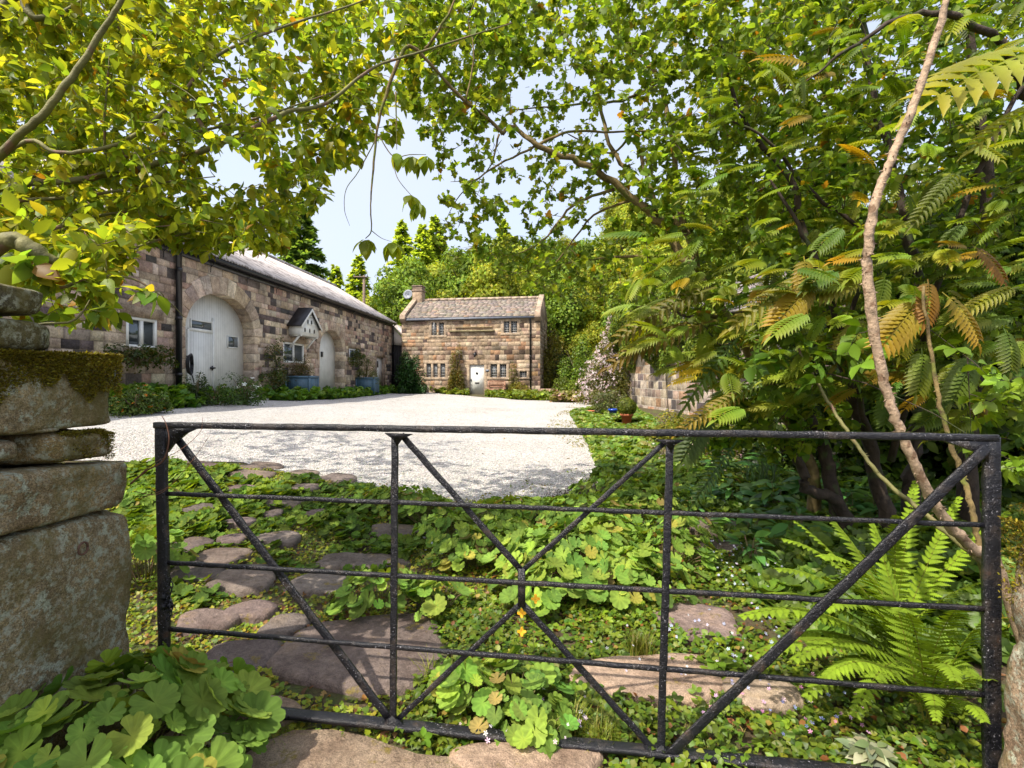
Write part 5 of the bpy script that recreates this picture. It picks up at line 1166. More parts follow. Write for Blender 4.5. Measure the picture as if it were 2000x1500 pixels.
for k, (px_, py_, rx, H, leaf, lb) in enumerate([
    (1120, 1130, .62, .30, .052, "broad lady's mantle mound behind the gate centre"), (1230, 1165, .42, .24, .055, "lady's mantle clump with large flat leaves beside the right vertical bar"),
    (985, 1090, .40, .24, .045, "lady's mantle mound left of the gate centre"), (1130, 1040, .70, .26, .045, "lady's mantle drift bordering the gravel behind the gate centre"),
    (1010, 1030, .60, .22, .042, "lady's mantle drift at the tip of the gravel"), (1260, 1000, .60, .20, .042, "lady's mantle drift right of the gravel tip"),
    (790, 1000, .45, .20, .042, "lady's mantle mound left of the gravel tip"), (700, 990, .26, .13, .038, "low lady's mantle patch on the path edge left of the mound"), (840, 1025, .35, .20, .044, "small lady's mantle mound at the right end of the path"),
    (740, 1190, .27, .19, .055, "lady's mantle clump between two paving stones, across the left vertical bar"), (850, 1195, .22, .17, .062, "lady's mantle with two large flat leaves right of the left vertical bar"),
    (1000, 1385, .24, .16, .050, "lady's mantle clump low behind the gate bottom rail"),
    (905, 1375, .17, .15, .050, "smaller lady's mantle left of the clump behind the bottom rail"), (1050, 1440, .16, .10, .042, "lady's mantle sprouting at the bottom rail of the gate"),
    (1300, 1110, .40, .22, .048, "lady's mantle clump right of the right vertical bar"), (1360, 960, .65, .20, .045, "lady's mantle drift below the dark broad-leaved plants"),
    (1200, 975, .5, .2, .042, "lady's mantle drift beside the little white stones"), (375, 945, .30, .11, .038, "lady's mantle patch behind the left diagonal bar near the gravel"), (285, 990, .28, .14, .042, "lady's mantle patch behind the gate stile by the pillar"),
    (925, 1105, .34, .22, .046, "lady's mantle mound just behind the upper left diagonal of the gate centre"), (1175, 1085, .42, .27, .048, "lady's mantle mound right of the gate centre, behind the broad one"),
    (1065, 1175, .30, .22, .055, "large-leaved lady's mantle at the front of the broad mound"), (880, 1060, .30, .18, .042, "lady's mantle mound at the right edge of the path below the gravel tip"), (1330, 1060, .34, .2, .045, "lady's mantle clump near the dark broad-leaved plants"),
    (285, 1130, .28, .28, .055, "lady's mantle growing between pillar and gate stile")]):
    x, y = gp(px_, py_); mantle((x, y), rx, H, leaf, lb, 10+k, 2.5, ell=(1, .75) if rx > .3 else (1, 1))

# ================================================================== GATE
def gy(px): a = (px-1000)/1000; return 1.9139/(1+.1409*a)
def gt(px, py, d=0): return at(px, py, gy(px))+Vector((.14, -.99, 0))*-d       # d: behind the gate plane
GUP = (0, 0, 1); GN = Vector((.139, .99, 0)).normalized()
gate = empty('iron_gate', tuple(gt(1100, 1470)), 'black wrought-iron field gate with rails and diagonal braces across the foreground', 'gate')
def lumpy(pts, w_, h_, name, sub=.05, amp=.0012, seed=0, bev=.002, up=None):
    """old painted bar: rectangular section, slightly uneven along its length"""
    r = random.Random(seed); mb = MB(); P = []
    for a, b in zip(pts[:-1], pts[1:]):
        n = max(1, int((b-a).length/sub)); P += [a.lerp(b, i/n) for i in range(n)]
    P.append(pts[-1]); k = len(P); t = (P[-1]-P[0]).normalized(); u = up or GN; s_ = t.cross(u).normalized(); vs = []
    sec = [(-1, -1), (-.6, -1.0), (.6, -1.0), (1, -1), (1, 1), (.6, 1.0), (-.6, 1.0), (-1, 1)]
    sec = [(-1, -.75), (-.75, -1), (.75, -1), (1, -.75), (1, .75), (.75, 1), (-.75, 1), (-1, .75)]
    for i, p in enumerate(P):
        j = Vector((r.uniform(-1, 1), r.uniform(-1, 1), r.uniform(-1, 1)))*amp; q = 1+r.uniform(-.05, .07)
        for x, y in sec: vs.append(p+j+s_*x*w_/2*q+u*y*h_/2*q)
    n = 8; fs = [(i*n+m_, i*n+(m_+1) % n, (i+1)*n+(m_+1) % n, (i+1)*n+m_) for i in range(k-1) for m_ in range(n)]+[tuple(range(n))[::-1], tuple((k-1)*n+m_ for m_ in range(n))]
    mb.add(vs, fs); return mb.build(name, M['gate'], gate)
lumpy([gt(315, 826), gt(323, 1385)], .046, .022, 'stile', seed=1)
lumpy([gt(1936, 852), gt(1936, 1525)], .046, .024, 'stile', seed=2)
lumpy([gt(304, 830), gt(1946, 855)], .024, .026, 'top_rail', seed=3)
lumpy([gt(325, 964), gt(1935, 1026)], .0155, .0155, 'rail', seed=4)
lumpy([gt(325, 1099), gt(1935, 1190)], .0155, .0155, 'rail', seed=5)
lumpy([gt(325, 1228), gt(1935, 1358)], .0155, .0155, 'rail', seed=6)
lumpy([gt(318, 1369), gt(1945, 1536)], .020, .05, 'bottom_rail', seed=7)
lumpy([gt(772, 846, -.004), gt(768, 1415, -.004)], .026, .012, 'upright', seed=8); lumpy([gt(1308, 862, -.004), gt(1289, 1478, -.004)], .026, .012, 'upright', seed=9)
lumpy([gt(338, 852, .016), gt(762, 1412, .016)], .030, .012, 'brace', seed=10); lumpy([gt(1916, 874, -.016), gt(1296, 1474, -.016)], .032, .012, 'brace', seed=11)
lumpy([gt(784, 850, .014), gt(1020, 1118, .014)], .022, .010, 'brace', seed=12); lumpy([gt(1303, 864, .014), gt(1021, 1118, .014)], .017, .012, 'brace', seed=13)
lumpy([gt(1020, 1112, .010), gt(1020, 1186, .010)], .026, .016, 'brace_joint', seed=14)
lumpy([gt(1020, 1180, .014), gt(768, 1418, .014)], .019, .012, 'brace', seed=15); lumpy([gt(1020, 1180, .014), gt(1287, 1478, .014)], .022, .012, 'brace', seed=16)
def plate(px, name):
    mb = MB(); P = [gt(x, y, .012) for x, y in px]+[gt(x, y, -.012) for x, y in px]; n = len(px)
    mb.add(P, [tuple(range(n)), tuple(range(n, 2*n))[::-1]]+[(i, n+i, n+(i+1) % n, (i+1) % n) for i in range(n)]); mb.build(name, M['gate'], gate)
plate([(326, 834), (388, 836), (366, 846), (340, 868), (328, 884)], 'corner_bracket'); plate([(1924, 862), (1840, 860), (1868, 870), (1908, 884), (1924, 905)], 'corner_bracket')
plate([(1282, 858), (1334, 859), (1316, 868), (1308, 884), (1298, 868)], 'joint_plate'); plate([(752, 846), (806, 848), (786, 857), (776, 872), (768, 857)], 'joint_plate')
plate([(735, 1420), (805, 1424), (776, 1404), (766, 1394), (758, 1404)], 'joint_plate'); plate([(1262, 1476), (1325, 1482), (1300, 1462), (1289, 1450), (1280, 1460)], 'joint_plate')
mb = MB()
for p in ((318, 1160), (318, 1178), (330, 1175)): mb.tube([gt(p[0]-6, p[1], .02), gt(p[0]+8, p[1]+4, -.02)], .012, 8)
mb.build('hinge_pin', M['gate'], gate)
q = MB()        # loop of chain at the stile
for i in range(9):
    c = gt(336+3*math.sin(i*1.3), 1130+i*9, -.02); ax = Vector((1, 0, 0)) if i % 2 else GN; ay = Vector((0, 0, 1)); q.tube([c+ax*.008*math.cos(t)+ay*.013*math.sin(t) for t in np.linspace(0, 6.283, 10)], .0028, 5)
tag(q.build('chain', M['gate']), 'short black chain hanging at the foot of the left gate stile', 'chain')

# ================================================================== STONE PILLAR AND POST
from mathutils import noise as mn
def rock(name, corner, parent, col, rnd_=.12, amp=.012, n=14, seed=0, mat='pillar', tag_=None):
    """weathered block: corner(u,v,w) maps the unit cube; edges worn round, surface uneven"""
    ids = {}; vs = []; fs = []
    def vid(i, j, k):
        key = (i, j, k)
        if key in ids: return ids[key]
        c = [2*x/n-1 for x in key]; m_ = max(abs(x) for x in c); e = 1/rnd_
        L = sum(abs(x)**e for x in c)**(1/e); p = [x/L*m_ for x in c]
        P = corner(*[(x+1)/2 for x in p]); ctr = corner(.5, .5, .5); d = (P-ctr).normalized()
        q = P*3.1+Vector((seed*7.3, seed*3.1, seed)); f = mn.fractal(q, .8, 2.1, 5)*amp*1.6 + mn.fractal(P*14+Vector((seed, 0, 0)), .9, 2, 3)*amp*.35
        ids[key] = len(vs); vs.append(P+d*f); return ids[key]
    for a in range(n):
        for b in range(n):
            for s_ in (0, n):
                for o3 in ((0, 1, 2), (1, 2, 0), (2, 0, 1)):
                    q = []
                    for (x, y) in ((a, b), (a+1, b), (a+1, b+1), (a, b+1)):
                        c = [0, 0, 0]; c[o3[0]] = s_; c[o3[1]] = x; c[o3[2]] = y; q.append(vid(*c))
                    fs.append(tuple(q) if s_ else tuple(q[::-1]))
    mb = MB(); mb.add(vs, fs, 0, col); o = mb.build(name, M[mat], parent, smooth=True); return o
pil = empty('stone_gate_pillar', (-1.85, 1.6, 0), 'mossy pillar of big stacked gritstone blocks at the left edge beside the gate', 'gate pillar')
fx = lambda Y: -1.55-.1*(2.1-Y)
def pblock(y0, y1, z0a, z1a, z0b, z1b, col, seed, **kw):     # z at the near end (y0) and far end (y1)
    def c(u, v, w_):
        Y = y0+(y1-y0)*v; X = fx(Y)-.62*(1-u); lo = z0a+(z0b-z0a)*v; hi = z1a+(z1b-z1a)*v; return Vector((X, Y, lo+(hi-lo)*w_))
    return rock('stone_block', c, pil, col, seed=seed, **kw)
GS = (.26, .21, .13)
pblock(.85, 2.12, -.1, .905, -.1, .862, (0.342, 0.268, 0.152), 1, rnd_=.05, n=34, amp=.017)
pblock(1.2, 2.10, .912, 1.125, .868, 1.055, (0.378, 0.288, 0.163), 2, rnd_=.08, n=28, amp=.018)
pblock(.7, 1.19, .915, 1.12, .915, 1.12, (0.335, 0.268, 0.158), 3, n=12)
pblock(1.70, 2.05, 1.10, 1.215, 1.07, 1.195, (0.280, 0.201, 0.097), 4, rnd_=.22, n=20, amp=.02)
pblock(1.52, 1.69, 1.125, 1.22, 1.118, 1.20, (0.280, 0.215, 0.133), 5, rnd_=.25, n=12); pblock(1.1, 1.51, 1.125, 1.22, 1.125, 1.22, (0.280, 0.215, 0.133), 6, rnd_=.2, n=12)
pblock(1.62, 1.85, 1.205, 1.235, 1.20, 1.225, (0.378, 0.309, 0.206), 7, rnd_=.3, n=10, amp=.006)
pblock(.9, 2.03, 1.235, 1.46, 1.205, 1.475, (0.363, 0.282, 0.158), 8, rnd_=.055, n=34, amp=.02)
pblock(1.0, 1.84, 1.47, 1.60, 1.48, 1.59, (0.112, 0.098, 0.060), 9, rnd_=.15, n=16); pblock(.9, 1.80, 1.605, 1.70, 1.60, 1.70, (0.118, 0.105, 0.067), 10, rnd_=.14, n=18)  # top two blocks: darker stone colour, the shade up here painted in
0 and pblock(1.35, 1.94, 1.895, 2.0, 1.885, 1.93, (0.209, 0.161, 0.108), 18, rnd_=.3, n=12)
# moss cushions
def moss_on(name, parent, pts, nrm, n, size, seed):
    rg = np.random.default_rng(seed); P = pts(rg, n); nn = nrm(P)
    D = unit(nn+rdir(n, rg)*.9); scatter(name, T_diamond(.22, .05), P, D, rdir(n, rg), size*rg.uniform(.5, 1.5, n), tints(n, [(.20, .16, .02), (.27, .23, .025), (.13, .10, .015), (.32, .28, .03)], .25, rg=rg), M['leaf'], parent)
def pm(rg, n):
    Y = rg.uniform(1.15, 2.03, n); d = rg.random(n)**1.5*(.13+.03*np.sin(Y*17)+.025*np.sin(Y*41)+.012*np.sin(Y*97)); on = rg.random(n) < .25
    X = -1.55-.1*(2.1-Y)+.006-on*rg.random(n)*.4; Z = 1.46+(Y-.9)*.014+.004-np.where(on, 0, d)+rg.uniform(0, .006, n); return np.column_stack([X, Y, Z])
moss_on('moss', pil, pm, lambda P: np.tile([.8, -.1, .5], (len(P), 1)), 30000, .010, 1)
def pm2(rg, n):
    Y = rg.uniform(1.80, 2.02, n); d = rg.random(n)**1.5*(.085+.02*np.sin(Y*60)); return np.column_stack([-1.55-.1*(2.1-Y)-.012+rg.uniform(-.03, .004, n), Y, 1.198-d+.0-np.clip(Y-1.96, 0, 1)*.4])
moss_on('moss', pil, pm2, lambda P: np.tile([.8, .1, .5], (len(P), 1)), 7000, .008, 2)
mb = MB(); c = Vector((fx(1.86)+.012, 1.86, .775)); mb.tube([c+Vector((.004, .016*math.cos(t)*1.3, .022*math.sin(t))) for t in np.linspace(0, 6.283, 14)], .004, 6); mb.build('iron_ring', mat_plain('rusty_iron', (.12, .06, .04), .8), pil)
def pc(u, v, w_): return Vector((1.412+.55*u+.022*w_, 1.05+.50*v-.03*w_, -.1+1.13*w_))
post = empty('stone_gatepost', (1.75, 1.3, 0), 'rough upright stone gatepost with mossy top at the right edge', 'gatepost')
rock('stone_block', pc, post, (.40, .29, .19), .16, .028, 36, 31, 'pillar')
def pm3(rg, n):
    t = rg.random(n)**1.6; Y = rg.uniform(1.1, 1.52, n); top = rg.random(n) < .45; X = np.where(top, rg.uniform(1.475, 1.85, n), 1.458+rg.uniform(-.012, .014, n)); Z = np.where(top, 1.012+rg.uniform(-.01, .012, n), .98-t*.34*(.6+.4*np.sin(Y*30))); return np.column_stack([X, Y, Z])
moss_on('moss', post, pm3, lambda P: np.tile([-.6, -.5, .5], (len(P), 1)), 9000, .011, 3)

# ================================================================== FERN
def bez(a, c, b, n): return [a*(1-t)**2+c*2*t*(1-t)+b*t*t for t in np.linspace(0, 1, n)]
def frond(V, F, Ccol, a, tip, arch, W, col, rg, pairs=24, side=None):
    a = np.array(a, float); b = np.array(tip, float); L = np.linalg.norm(b-a); c = (a+b)/2+np.array([0, 0, arch*L]); P = np.array(bez(a, c, b, 60)); T_ = unit(np.gradient(P, axis=0))
    up = np.array(side if side is not None else (0, 0, 1.)); S_ = unit(np.cross(T_, up)); Nn = np.cross(S_, T_)
    def q(*v):
        V.extend(v[0]); base = len(V)-len(v[0]); F.extend([tuple(base+i for i in f) for f in v[1]]); Ccol.extend([v[2]]*len(v[0]))
    for i in range(0, 58, 3):
        r_ = .0028*(1-i/62); p0, p1 = P[i], P[min(i+3, 59)]; q([p0-S_[i]*r_, p0+S_[i]*r_, p1+S_[i]*r_*.9, p1-S_[i]*r_*.9, p0+Nn[i]*r_*1.5, p1+Nn[i]*r_*1.5], [(0, 1, 2, 3), (0, 3, 5, 4), (1, 4, 5, 2)], (.24, .24, .03))
    for k in range(pairs):
        t = .12+.86*k/pairs; i = int(t*59); env = min(1, (t/.28)**.8)*(1-t*.97)**.6*1.05; ln = W*max(.05, env)
        for s_ in (1, -1):
            d = unit(S_[i]*s_*1.0+T_[i]*(.42+.3*t)-Nn[i]*.12+rg.normal(0, .04, 3)); m_ = unit(np.cross(d, Nn[i])); nn = np.cross(m_, d); nt_ = 9; vs = []; fs = []; cc = col*rg.uniform(.85, 1.15); pw = L*.86/pairs*.55
            for j in range(nt_*2+1):
                x = j/(nt_*2); wv = pw*(1-x**2.2)*(1.0 if j % 2 else .45)+.0002; z = -.16*ln*x*x; pt = P[i]+d*x*ln+nn*z; vs += [pt+m_*wv+nn*wv*.15, pt, pt-m_*wv+nn*wv*.15]
            for j in range(nt_*2): b_ = j*3; fs += [(b_+1, b_+4, b_+3, b_), (b_+2, b_+5, b_+4, b_+1)]
            q(vs, fs, tuple(cc))
def fern(name, base, tips, label, seed, W=.105, cat='fern'):
    rg = np.random.default_rng(seed); root = empty(name, tuple(base), label, cat); b = np.array(base)
    for i, (tp, arch) in enumerate(tips):
        V = []; F = []; Cc = []; col = np.array((.23, .35, .018))*rg.uniform(.8, 1.2); L = np.linalg.norm(np.array(tuple(tp))-b)
        frond(V, F, Cc, b+rg.normal(0, .012, 3)*[1, 1, 0], tuple(tp), arch, W*min(1.1, L/.5), col, rg)
        link('frond', np_mesh('frond', V, [i for f in F for i in f], [len(f) for f in F], [M['leaf_soft']], None, np.array(Cc)), root)
    return root
fb = Vector((1.84, 2.3, gf(1.84, 2.3)+.03))
fern('fern', fb, [(at(1515, 1052, 2.35), .34), (at(1500, 1112, 2.2), .30), (at(1425, 1212, 2.1), .30), (at(1535, 1300, 1.98), .30), (at(1540, 1010, 2.45), .22), (at(1610, 1000, 2.6), .22),
    (at(1470, 1165, 2.3), .32), (at(1520, 1250, 2.2), .28), (at(1450, 1290, 2.0), .25), (at(1560, 1380, 1.95), .34), (at(1900, 1180, 2.0), .35), (at(1660, 1420, 1.9), .42), (at(1600, 1200, 2.0), .42), (at(1590, 1090, 2.1), .40), (at(1905, 1330, 1.85), .35), (at(1520, 1200, 2.15), .22)],
    'bright yellow-green fern arching behind the right half of the gate', 1, .105)
fern('fern', Vector((1.62, 1.98, .06)), [(at(1945, 1330, 1.66), .30), (at(1930, 1420, 1.62), .42), (at(1830, 1420, 1.70), .5), (at(1700, 1010, 2.2), .12), (at(1940, 1200, 1.8), .3), (at(1750, 1200, 1.75), .5), (at(1600, 1330, 1.8), .42), (at(1870, 1340, 1.64), .5)],
    'lower fern spilling through the gate beside the right stone post', 2, .085)
fern('fern', Vector((2.05, 2.7, .05)), [(at(1750, 1000, 2.4), .2), (at(1960, 1130, 2.3), .2), (at(1650, 1060, 2.6), .3), (at(1980, 990, 2.7), .1), (at(1880, 960, 2.8), .1), (at(1790, 930, 3.0), .15)], 'shaded fern behind the right gate stile', 3, .08)

# ================================================================== DARK BROAD-LEAVED PLANTS
def rosette(name, c, n, L, h, cols, label, seed, mat='leaf', W=.2, cat='leafy plant', group=None, Tn=None, lift=(.3, 1.2)):
    rg = np.random.default_rng(seed); x, y = c; z = gf(x, y); root = empty(name, (x, y, z), label, cat, group); a = rg.random(n)*6.283; e = rg.uniform(*lift, n); r0 = rg.random(n)*L*.9; zz = z+.02+h*rg.random(n)*(1-r0/L*.5)
    P = np.column_stack([x+np.cos(a)*r0, y+np.sin(a)*r0, zz]); D = unit(np.column_stack([np.cos(a), np.sin(a), e*.6-.15])+rdir(n, rg)*.25); nn = unit(np.array([0, -.2, 1.])+rdir(n, rg)*.35)
    scatter('leaves', Tn or T_oval(W, .10, .45, 6), P, D, nn, L*rg.uniform(.6, 1.2, n), tints(n, cols, .18, rg=rg), M[mat], root, smooth=False)
    mb = MB()
    for i in range(0, n, 3): mb.tube([(x+rg.normal(0, .03), y+rg.normal(0, .03), z), tuple(P[i])], [.005, .003], 4)
    mb.build('stems', M['bark_green'], root); return root
HOS = [(.09, .23, .06), (.12, .28, .065), (.075, .18, .05), (.17, .33, .055)]
for k, (px_, py_, n, L) in enumerate([(1430, 985, 46, .19), (1510, 1000, 50, .20), (1590, 985, 46, .20), (1460, 1050, 50, .17), (1560, 1065, 46, .17), (1660, 1010, 44, .18), (1400, 935, 44, .18), (1490, 940, 44, .20), (1570, 930, 36, .2), (1470, 1110, 36, .13), (1640, 940, 36, .2), (1730, 1020, 36, .18), (1350, 1010, 30, .14)]):
    rosette('broad_leaved_plant', gp(px_, py_), n, L, .30, HOS, 'dark green plant with long pointed leaves under the thicket right of the right vertical bar', 200+k, group='dark broad-leaved plants under the thicket')
x, y = gp(1490, 965); tuft('spiky_plant', x, y, 90, .62, .35, [(.07, .13, .06), (.09, .16, .07)], 'blue-green spiky iris leaves standing among the dark broad leaves', 9, 'plant', .009)
rosette('variegated_plant', gp(1700, 1510), 110, .055, .09, [(.22, .27, .16), (.15, .20, .09), (.40, .42, .26)], 'pale grey-green variegated plant at the bottom edge right of the gate centre', 301, 'leaf_soft', .3)
rosette('celandine_plant', gp(1400, 1320), 30, .06, .08, [(.16, .24, .02), (.12, .2, .02)], 'small bright leafed plant beside the flat stone right of the vertical bar', 302, 'leaf', .4)
x, y = gp(1850, 1420); rosette('herb_robert', (x, y), 70, .06, .16, [(.17, .24, .02), (.12, .18, .02)], 'bright feathery-leaved weed at the foot of the right stone post', 303, 'leaf', .4, Tn=TF)
x, y = gp(1180, 990); rosette('white_flower_clump', (x, y), 10, .05, .1, [(.15, .2, .03)], 'small clump with pale pinkish-white flower spikes at the gravel edge', 304)

# ================================================================== OVERHEAD TREES
def spline(pts, rad, sub=6):
    """Catmull-Rom through pixel-measured points"""
    P = [Vector(p) for p in pts]; P = [P[0]*2-P[1]]+P+[P[-1]*2-P[-2]]; out = []; rr = []; n = len(pts)
    R_ = rad if isinstance(rad, (list, tuple)) and len(rad) == n else list(np.interp(np.linspace(0, 1, n), np.linspace(0, 1, len(rad)), rad))
    for i in range(n-1):
        p0, p1, p2, p3 = P[i:i+4]
        for k in range(sub):
            t = k/sub; out.append(.5*((2*p1)+(-p0+p2)*t+(2*p0-5*p1+4*p2-p3)*t*t+(-p0+3*p1-3*p2+p3)*t**3)); rr.append(R_[i]+(R_[i+1]-R_[i])*t)
    out.append(P[-2]); rr.append(R_[-1]); return out, rr
class Tree:
    def __init__(s, name, base, label, bark, seed, cat='tree'):
        s.root = empty(name, base, label, cat); s.bark = bark; s.mb = MB(); s.tw = MB(); s.nodes = []; s.rg = np.random.default_rng(seed)
        s.L = {}
    def limb(s, pts, rad, n=8, nodes=True, wob=.012):
        pts = [p if isinstance(p, Vector) else (at(*p) if len(p) == 3 else Vector(p)) for p in pts]; P, r_ = spline(pts, rad)
        P = [p+Vector(s.rg.normal(0, wob*min(1, r/.02), 3)) if 0 < i < len(P)-1 else p for i, (p, r) in enumerate(zip(P, r_))]
        s.mb.tube(P, r_, n)
        if nodes: s.nodes += [tuple(p) for p in P]
    def leaves(s, key, P, D, Nn, S, col):
        s.L.setdefault(key, []).append((P, D, Nn, S, col))
    def region(s, poly, Yr, nclus, nleaf, size, key, cols, alt=None, pa=0, spread=.16, tw=.0022, droop=.35, far=1.6, pw=1.):
        rg = s.rg; poly = np.array(poly, float); mn_, mx_ = poly.min(0), poly.max(0); T_ = []
        while len(T_) < nclus:
            q = rg.uniform(mn_, mx_, (nclus*3, 2)); q = q[inpoly(q, poly)]; T_ += [tuple(v) for v in q]
        T_ = np.array(T_[:nclus]); Y = Yr[0]+(Yr[1]-Yr[0])*rg.random(nclus)**pw; P = np.column_stack([(T_[:, 0]-1000)/1000*Y, Y, EYE-(T_[:, 1]-735)/1000*Y])
        nodes = np.array(s.nodes); d = np.array([((nodes-p)**2).sum(1).min() for p in P]); P = P[np.argsort(d)]
        nodes = list(s.nodes); arr = np.array(nodes); aP = []; aD = []; aN = []
        for p in P:
            i = ((arr-p)**2).sum(1).argmin(); b = arr[i]; L = np.linalg.norm(p-b)
            mid = (b+p)/2+rg.normal(0, .08*L+.01, 3)+np.array([0, 0, .06*L])
            Q = bez(b, mid, p, 6); r0 = tw*(1+min(2.5, L*1.6)); s.tw.tube([Vector(x) for x in Q], list(np.linspace(r0, tw*.5, 6)), 4, cap=False)
            arr = np.vstack([arr, Q[2:]]); dr = unit(p-b)
            n = max(2, int(rg.normal(nleaf, nleaf*.3))); t = rg.random(n)**.6; ln = min(L, spread*2.2)
            base = p-dr*ln*(1-t)[:, None]*.9; off = unit(rdir(n, rg)-dr*0)*(spread*.25)*rg.random((n, 1)); 
            D = unit(dr*.5+rdir(n, rg)*1.0+np.array([0, 0, -droop])); aP.append(base+off); aD.append(D); aN.append(unit(rdir(n, rg)*.8+np.array([0, 0, .9])))
        aP = np.concatenate(aP); aD = np.concatenate(aD); aN = np.concatenate(aN); n = len(aP)
        s.leaves(key, aP, aD, aN, size*rg.uniform(.55, 1.25, n), tints(n, cols, .2, alt, pa, rg))
    def done(s, mats):
        s.mb.build('trunk', M[s.bark], s.root, smooth=True)
        if s.tw.v: s.tw.build('twigs', M[s.bark], s.root)
        for key, ch in s.L.items():
            T_, mt = mats[key]; a = [np.concatenate([np.broadcast_to(c[i], (len(c[0]),)) if i == 3 else c[i] for c in ch]) for i in range(5)]
            scatter('crown', T_, a[0], a[1], a[2], a[3], a[4], M[mt], s.root)
OV, OVW, PIN, PIN2 = T_oval(.30, .14, .22, 4), T_oval(.42, .12, .2, 4), T_pinnate(11, .17, .25), T_pinnate(6, .2, .38, .25, .3)

# --- left tree: limbs sweep in from beyond the left edge
t = Tree('cherry_tree', (-3.3, 2.5, .1), 'yellow-green leaved tree whose limbs sweep in from the left edge above the barn', 'bark_green', 1)
tb = Vector((-3.35, 2.6, 0)); tk = Vector((-3.1, 2.55, 2.0))
t.limb([tb, Vector((-3.3, 2.6, 1.0)), tk], [.11, .09, .07], wob=.005)
t.limb([tk, (0, 300, 2.35), (80, 225, 2.3), (140, 150, 2.3), (200, 60, 2.3), (250, -20, 2.3), (330, -160, 2.4)], [.05, .018, .016, .014, .012, .010, .008], wob=.004)
t.limb([tk, (0, 370, 2.7), (150, 352, 2.75), (300, 322, 2.8), (420, 285, 2.85), (560, 220, 3.0), (640, 200, 3.1), (730, 132, 3.2), (830, 98, 3.3), (1000, 45, 3.5)], [.05, .020, .018, .017, .015, .013, .011, .009, .007, .004], wob=.004)
t.limb([tk, (30, 287, 2.5), (110, 298, 2.5), (200, 290, 2.55), (262, 265, 2.55), (350, 190, 2.6), (420, 110, 2.7), (560, 50, 2.9), (700, 5, 3.1), (800, -40, 3.2)], [.04, .010, .010, .010, .010, .009, .009, .007, .005, .004], wob=.003)
t.limb([tk, (0, 362, 2.9), (180, 325, 3.0), (300, 288, 3.0), (400, 255, 3.1), (520, 225, 3.2), (650, 180, 3.3)], [.04, .012, .011, .010, .009, .006, .003], wob=.004)
t.limb([(421, 284, 2.85), (350, 180, 2.85), (290, 110, 2.85), (220, 40, 2.85), (170, -40, 2.9)], [.012, .011, .009, .007, .005], wob=.004)
t.limb([(205, 325, 2.77), (205, 225, 2.7), (212, 140, 2.7), (214, 95, 2.7)], [.008, .006, .004, .002], wob=.003)
t.limb([tk, (0, 402, 2.6), (140, 385, 2.7), (250, 370, 2.8), (330, 355, 2.9), (420, 345, 3.0)], [.04, .011, .009, .008, .006, .003], wob=.003)
t.limb([tk, (0, 22, 2.5), (70, 36, 2.5), (130, 20, 2.6), (200, -30, 2.7)], [.05, .022, .016, .008, .005], wob=.004)
t.limb([tk, (20, 470, 2.3), (150, 432, 2.6), (250, 415, 2.8), (380, 428, 3.0), (500, 410, 3.2), (560, 372, 3.3)], [.05, .012, .008, .007, .006, .005, .003], wob=.003)
t.limb([tk, (100, 540, 2.2), (200, 510, 2.5), (280, 478, 2.7), (370, 455, 2.9), (480, 445, 3.1)], [.05, .010, .008, .006, .005, .003], wob=.003)
t.limb([Vector((-2.3, 1.9, 1.6)), (0, 475, 1.95), (60, 488, 1.95), (110, 512, 1.98)], [.05, .034, .030, .016], wob=.004)
t.limb([(60, 488, 1.95), (110, 560, 2.0), (180, 540, 2.1), (260, 545, 2.2), (330, 590, 2.25), (360, 620, 2.3)], [.008, .007, .006, .004, .003, .001], wob=.003)
t.limb([(0, 635, 1.9), (90, 632, 1.95), (150, 622, 2.0), (190, 560, 2.05)], [.005, .005, .004, .002], wob=.002)
LA = [(-60, -40), (540, -40), (540, 300), (480, 300), (420, 300), (400, 340), (470, 420), (520, 450), (500, 490), (440, 482), (330, 470), (250, 505), (200, 560), (-60, 560)]
LB = [(500, -40), (700, -40), (840, 30), (810, 200), (760, 290), (690, 320), (600, 375), (540, 360), (500, 300)]
t.region(LA, (2.5, 3.8), 900, 10, .062, 'a', G_YEL+G_MID[:1], AUT, .02, .14)
t.region([(-60, -40), (440, -40), (400, 260), (260, 420), (-60, 470)], (2.4, 4.2), 420, 11, .066, 'a', G_YEL, AUT, .025, .16)
t.region([(-60, -40), (380, -40), (380, 220), (200, 330), (240, 420), (-60, 470)], (4.8, 7.0), 200, 12, .11, 'a', G_YEL, AUT, .025, .24)
t.region([(300, 330), (560, 370), (560, 470), (520, 490), (430, 470), (300, 460), (150, 480), (200, 400)], (2.7, 4.2), 150, 9, .066, 'a', G_YEL, AUT, .03, .13)
t.region(LB, (3.6, 5.2), 300, 10, .088, 'a', G_YEL+G_MID[:1], AUT, .02, .2)
t.region([(560, 0), (840, 0), (830, 120), (770, 280), (640, 330), (590, 370), (560, 300)], (3.5, 4.8), 120, 9, .085, 'a', G_MID+G_YEL[:2], AUT, .02, .18)
t.region([(-20, 470), (190, 520), (250, 540), (250, 620), (150, 640), (-20, 600)], (1.9, 2.6), 60, 7, .075, 'a', G_YEL[:3]+G_MID, AUT, .08, .12)
t.region([(-20, 400), (300, 440), (240, 540), (-20, 560)], (1.95, 3.0), 130, 8, .075, 'a', G_YEL, AUT, .03, .14)
t.region([(230, 400), (560, 400), (575, 500), (480, 470), (400, 500), (330, 478), (250, 470)], (2.7, 3.6), 120, 8, .066, 'a', G_YEL, AUT, .03, .12, droop=.8)
t.region([(520, 320), (650, 330), (640, 400), (590, 450), (530, 480)], (3.0, 4.2), 60, 8, .07, 'a', G_YEL+G_MID[:1], None, 0, .15, droop=.7)
t.region([(-300, -220), (500, -220), (500, -40), (-300, -40)], (2.4, 4.2), 200, 11, .075, 'a', G_YEL, AUT, .02, .16)
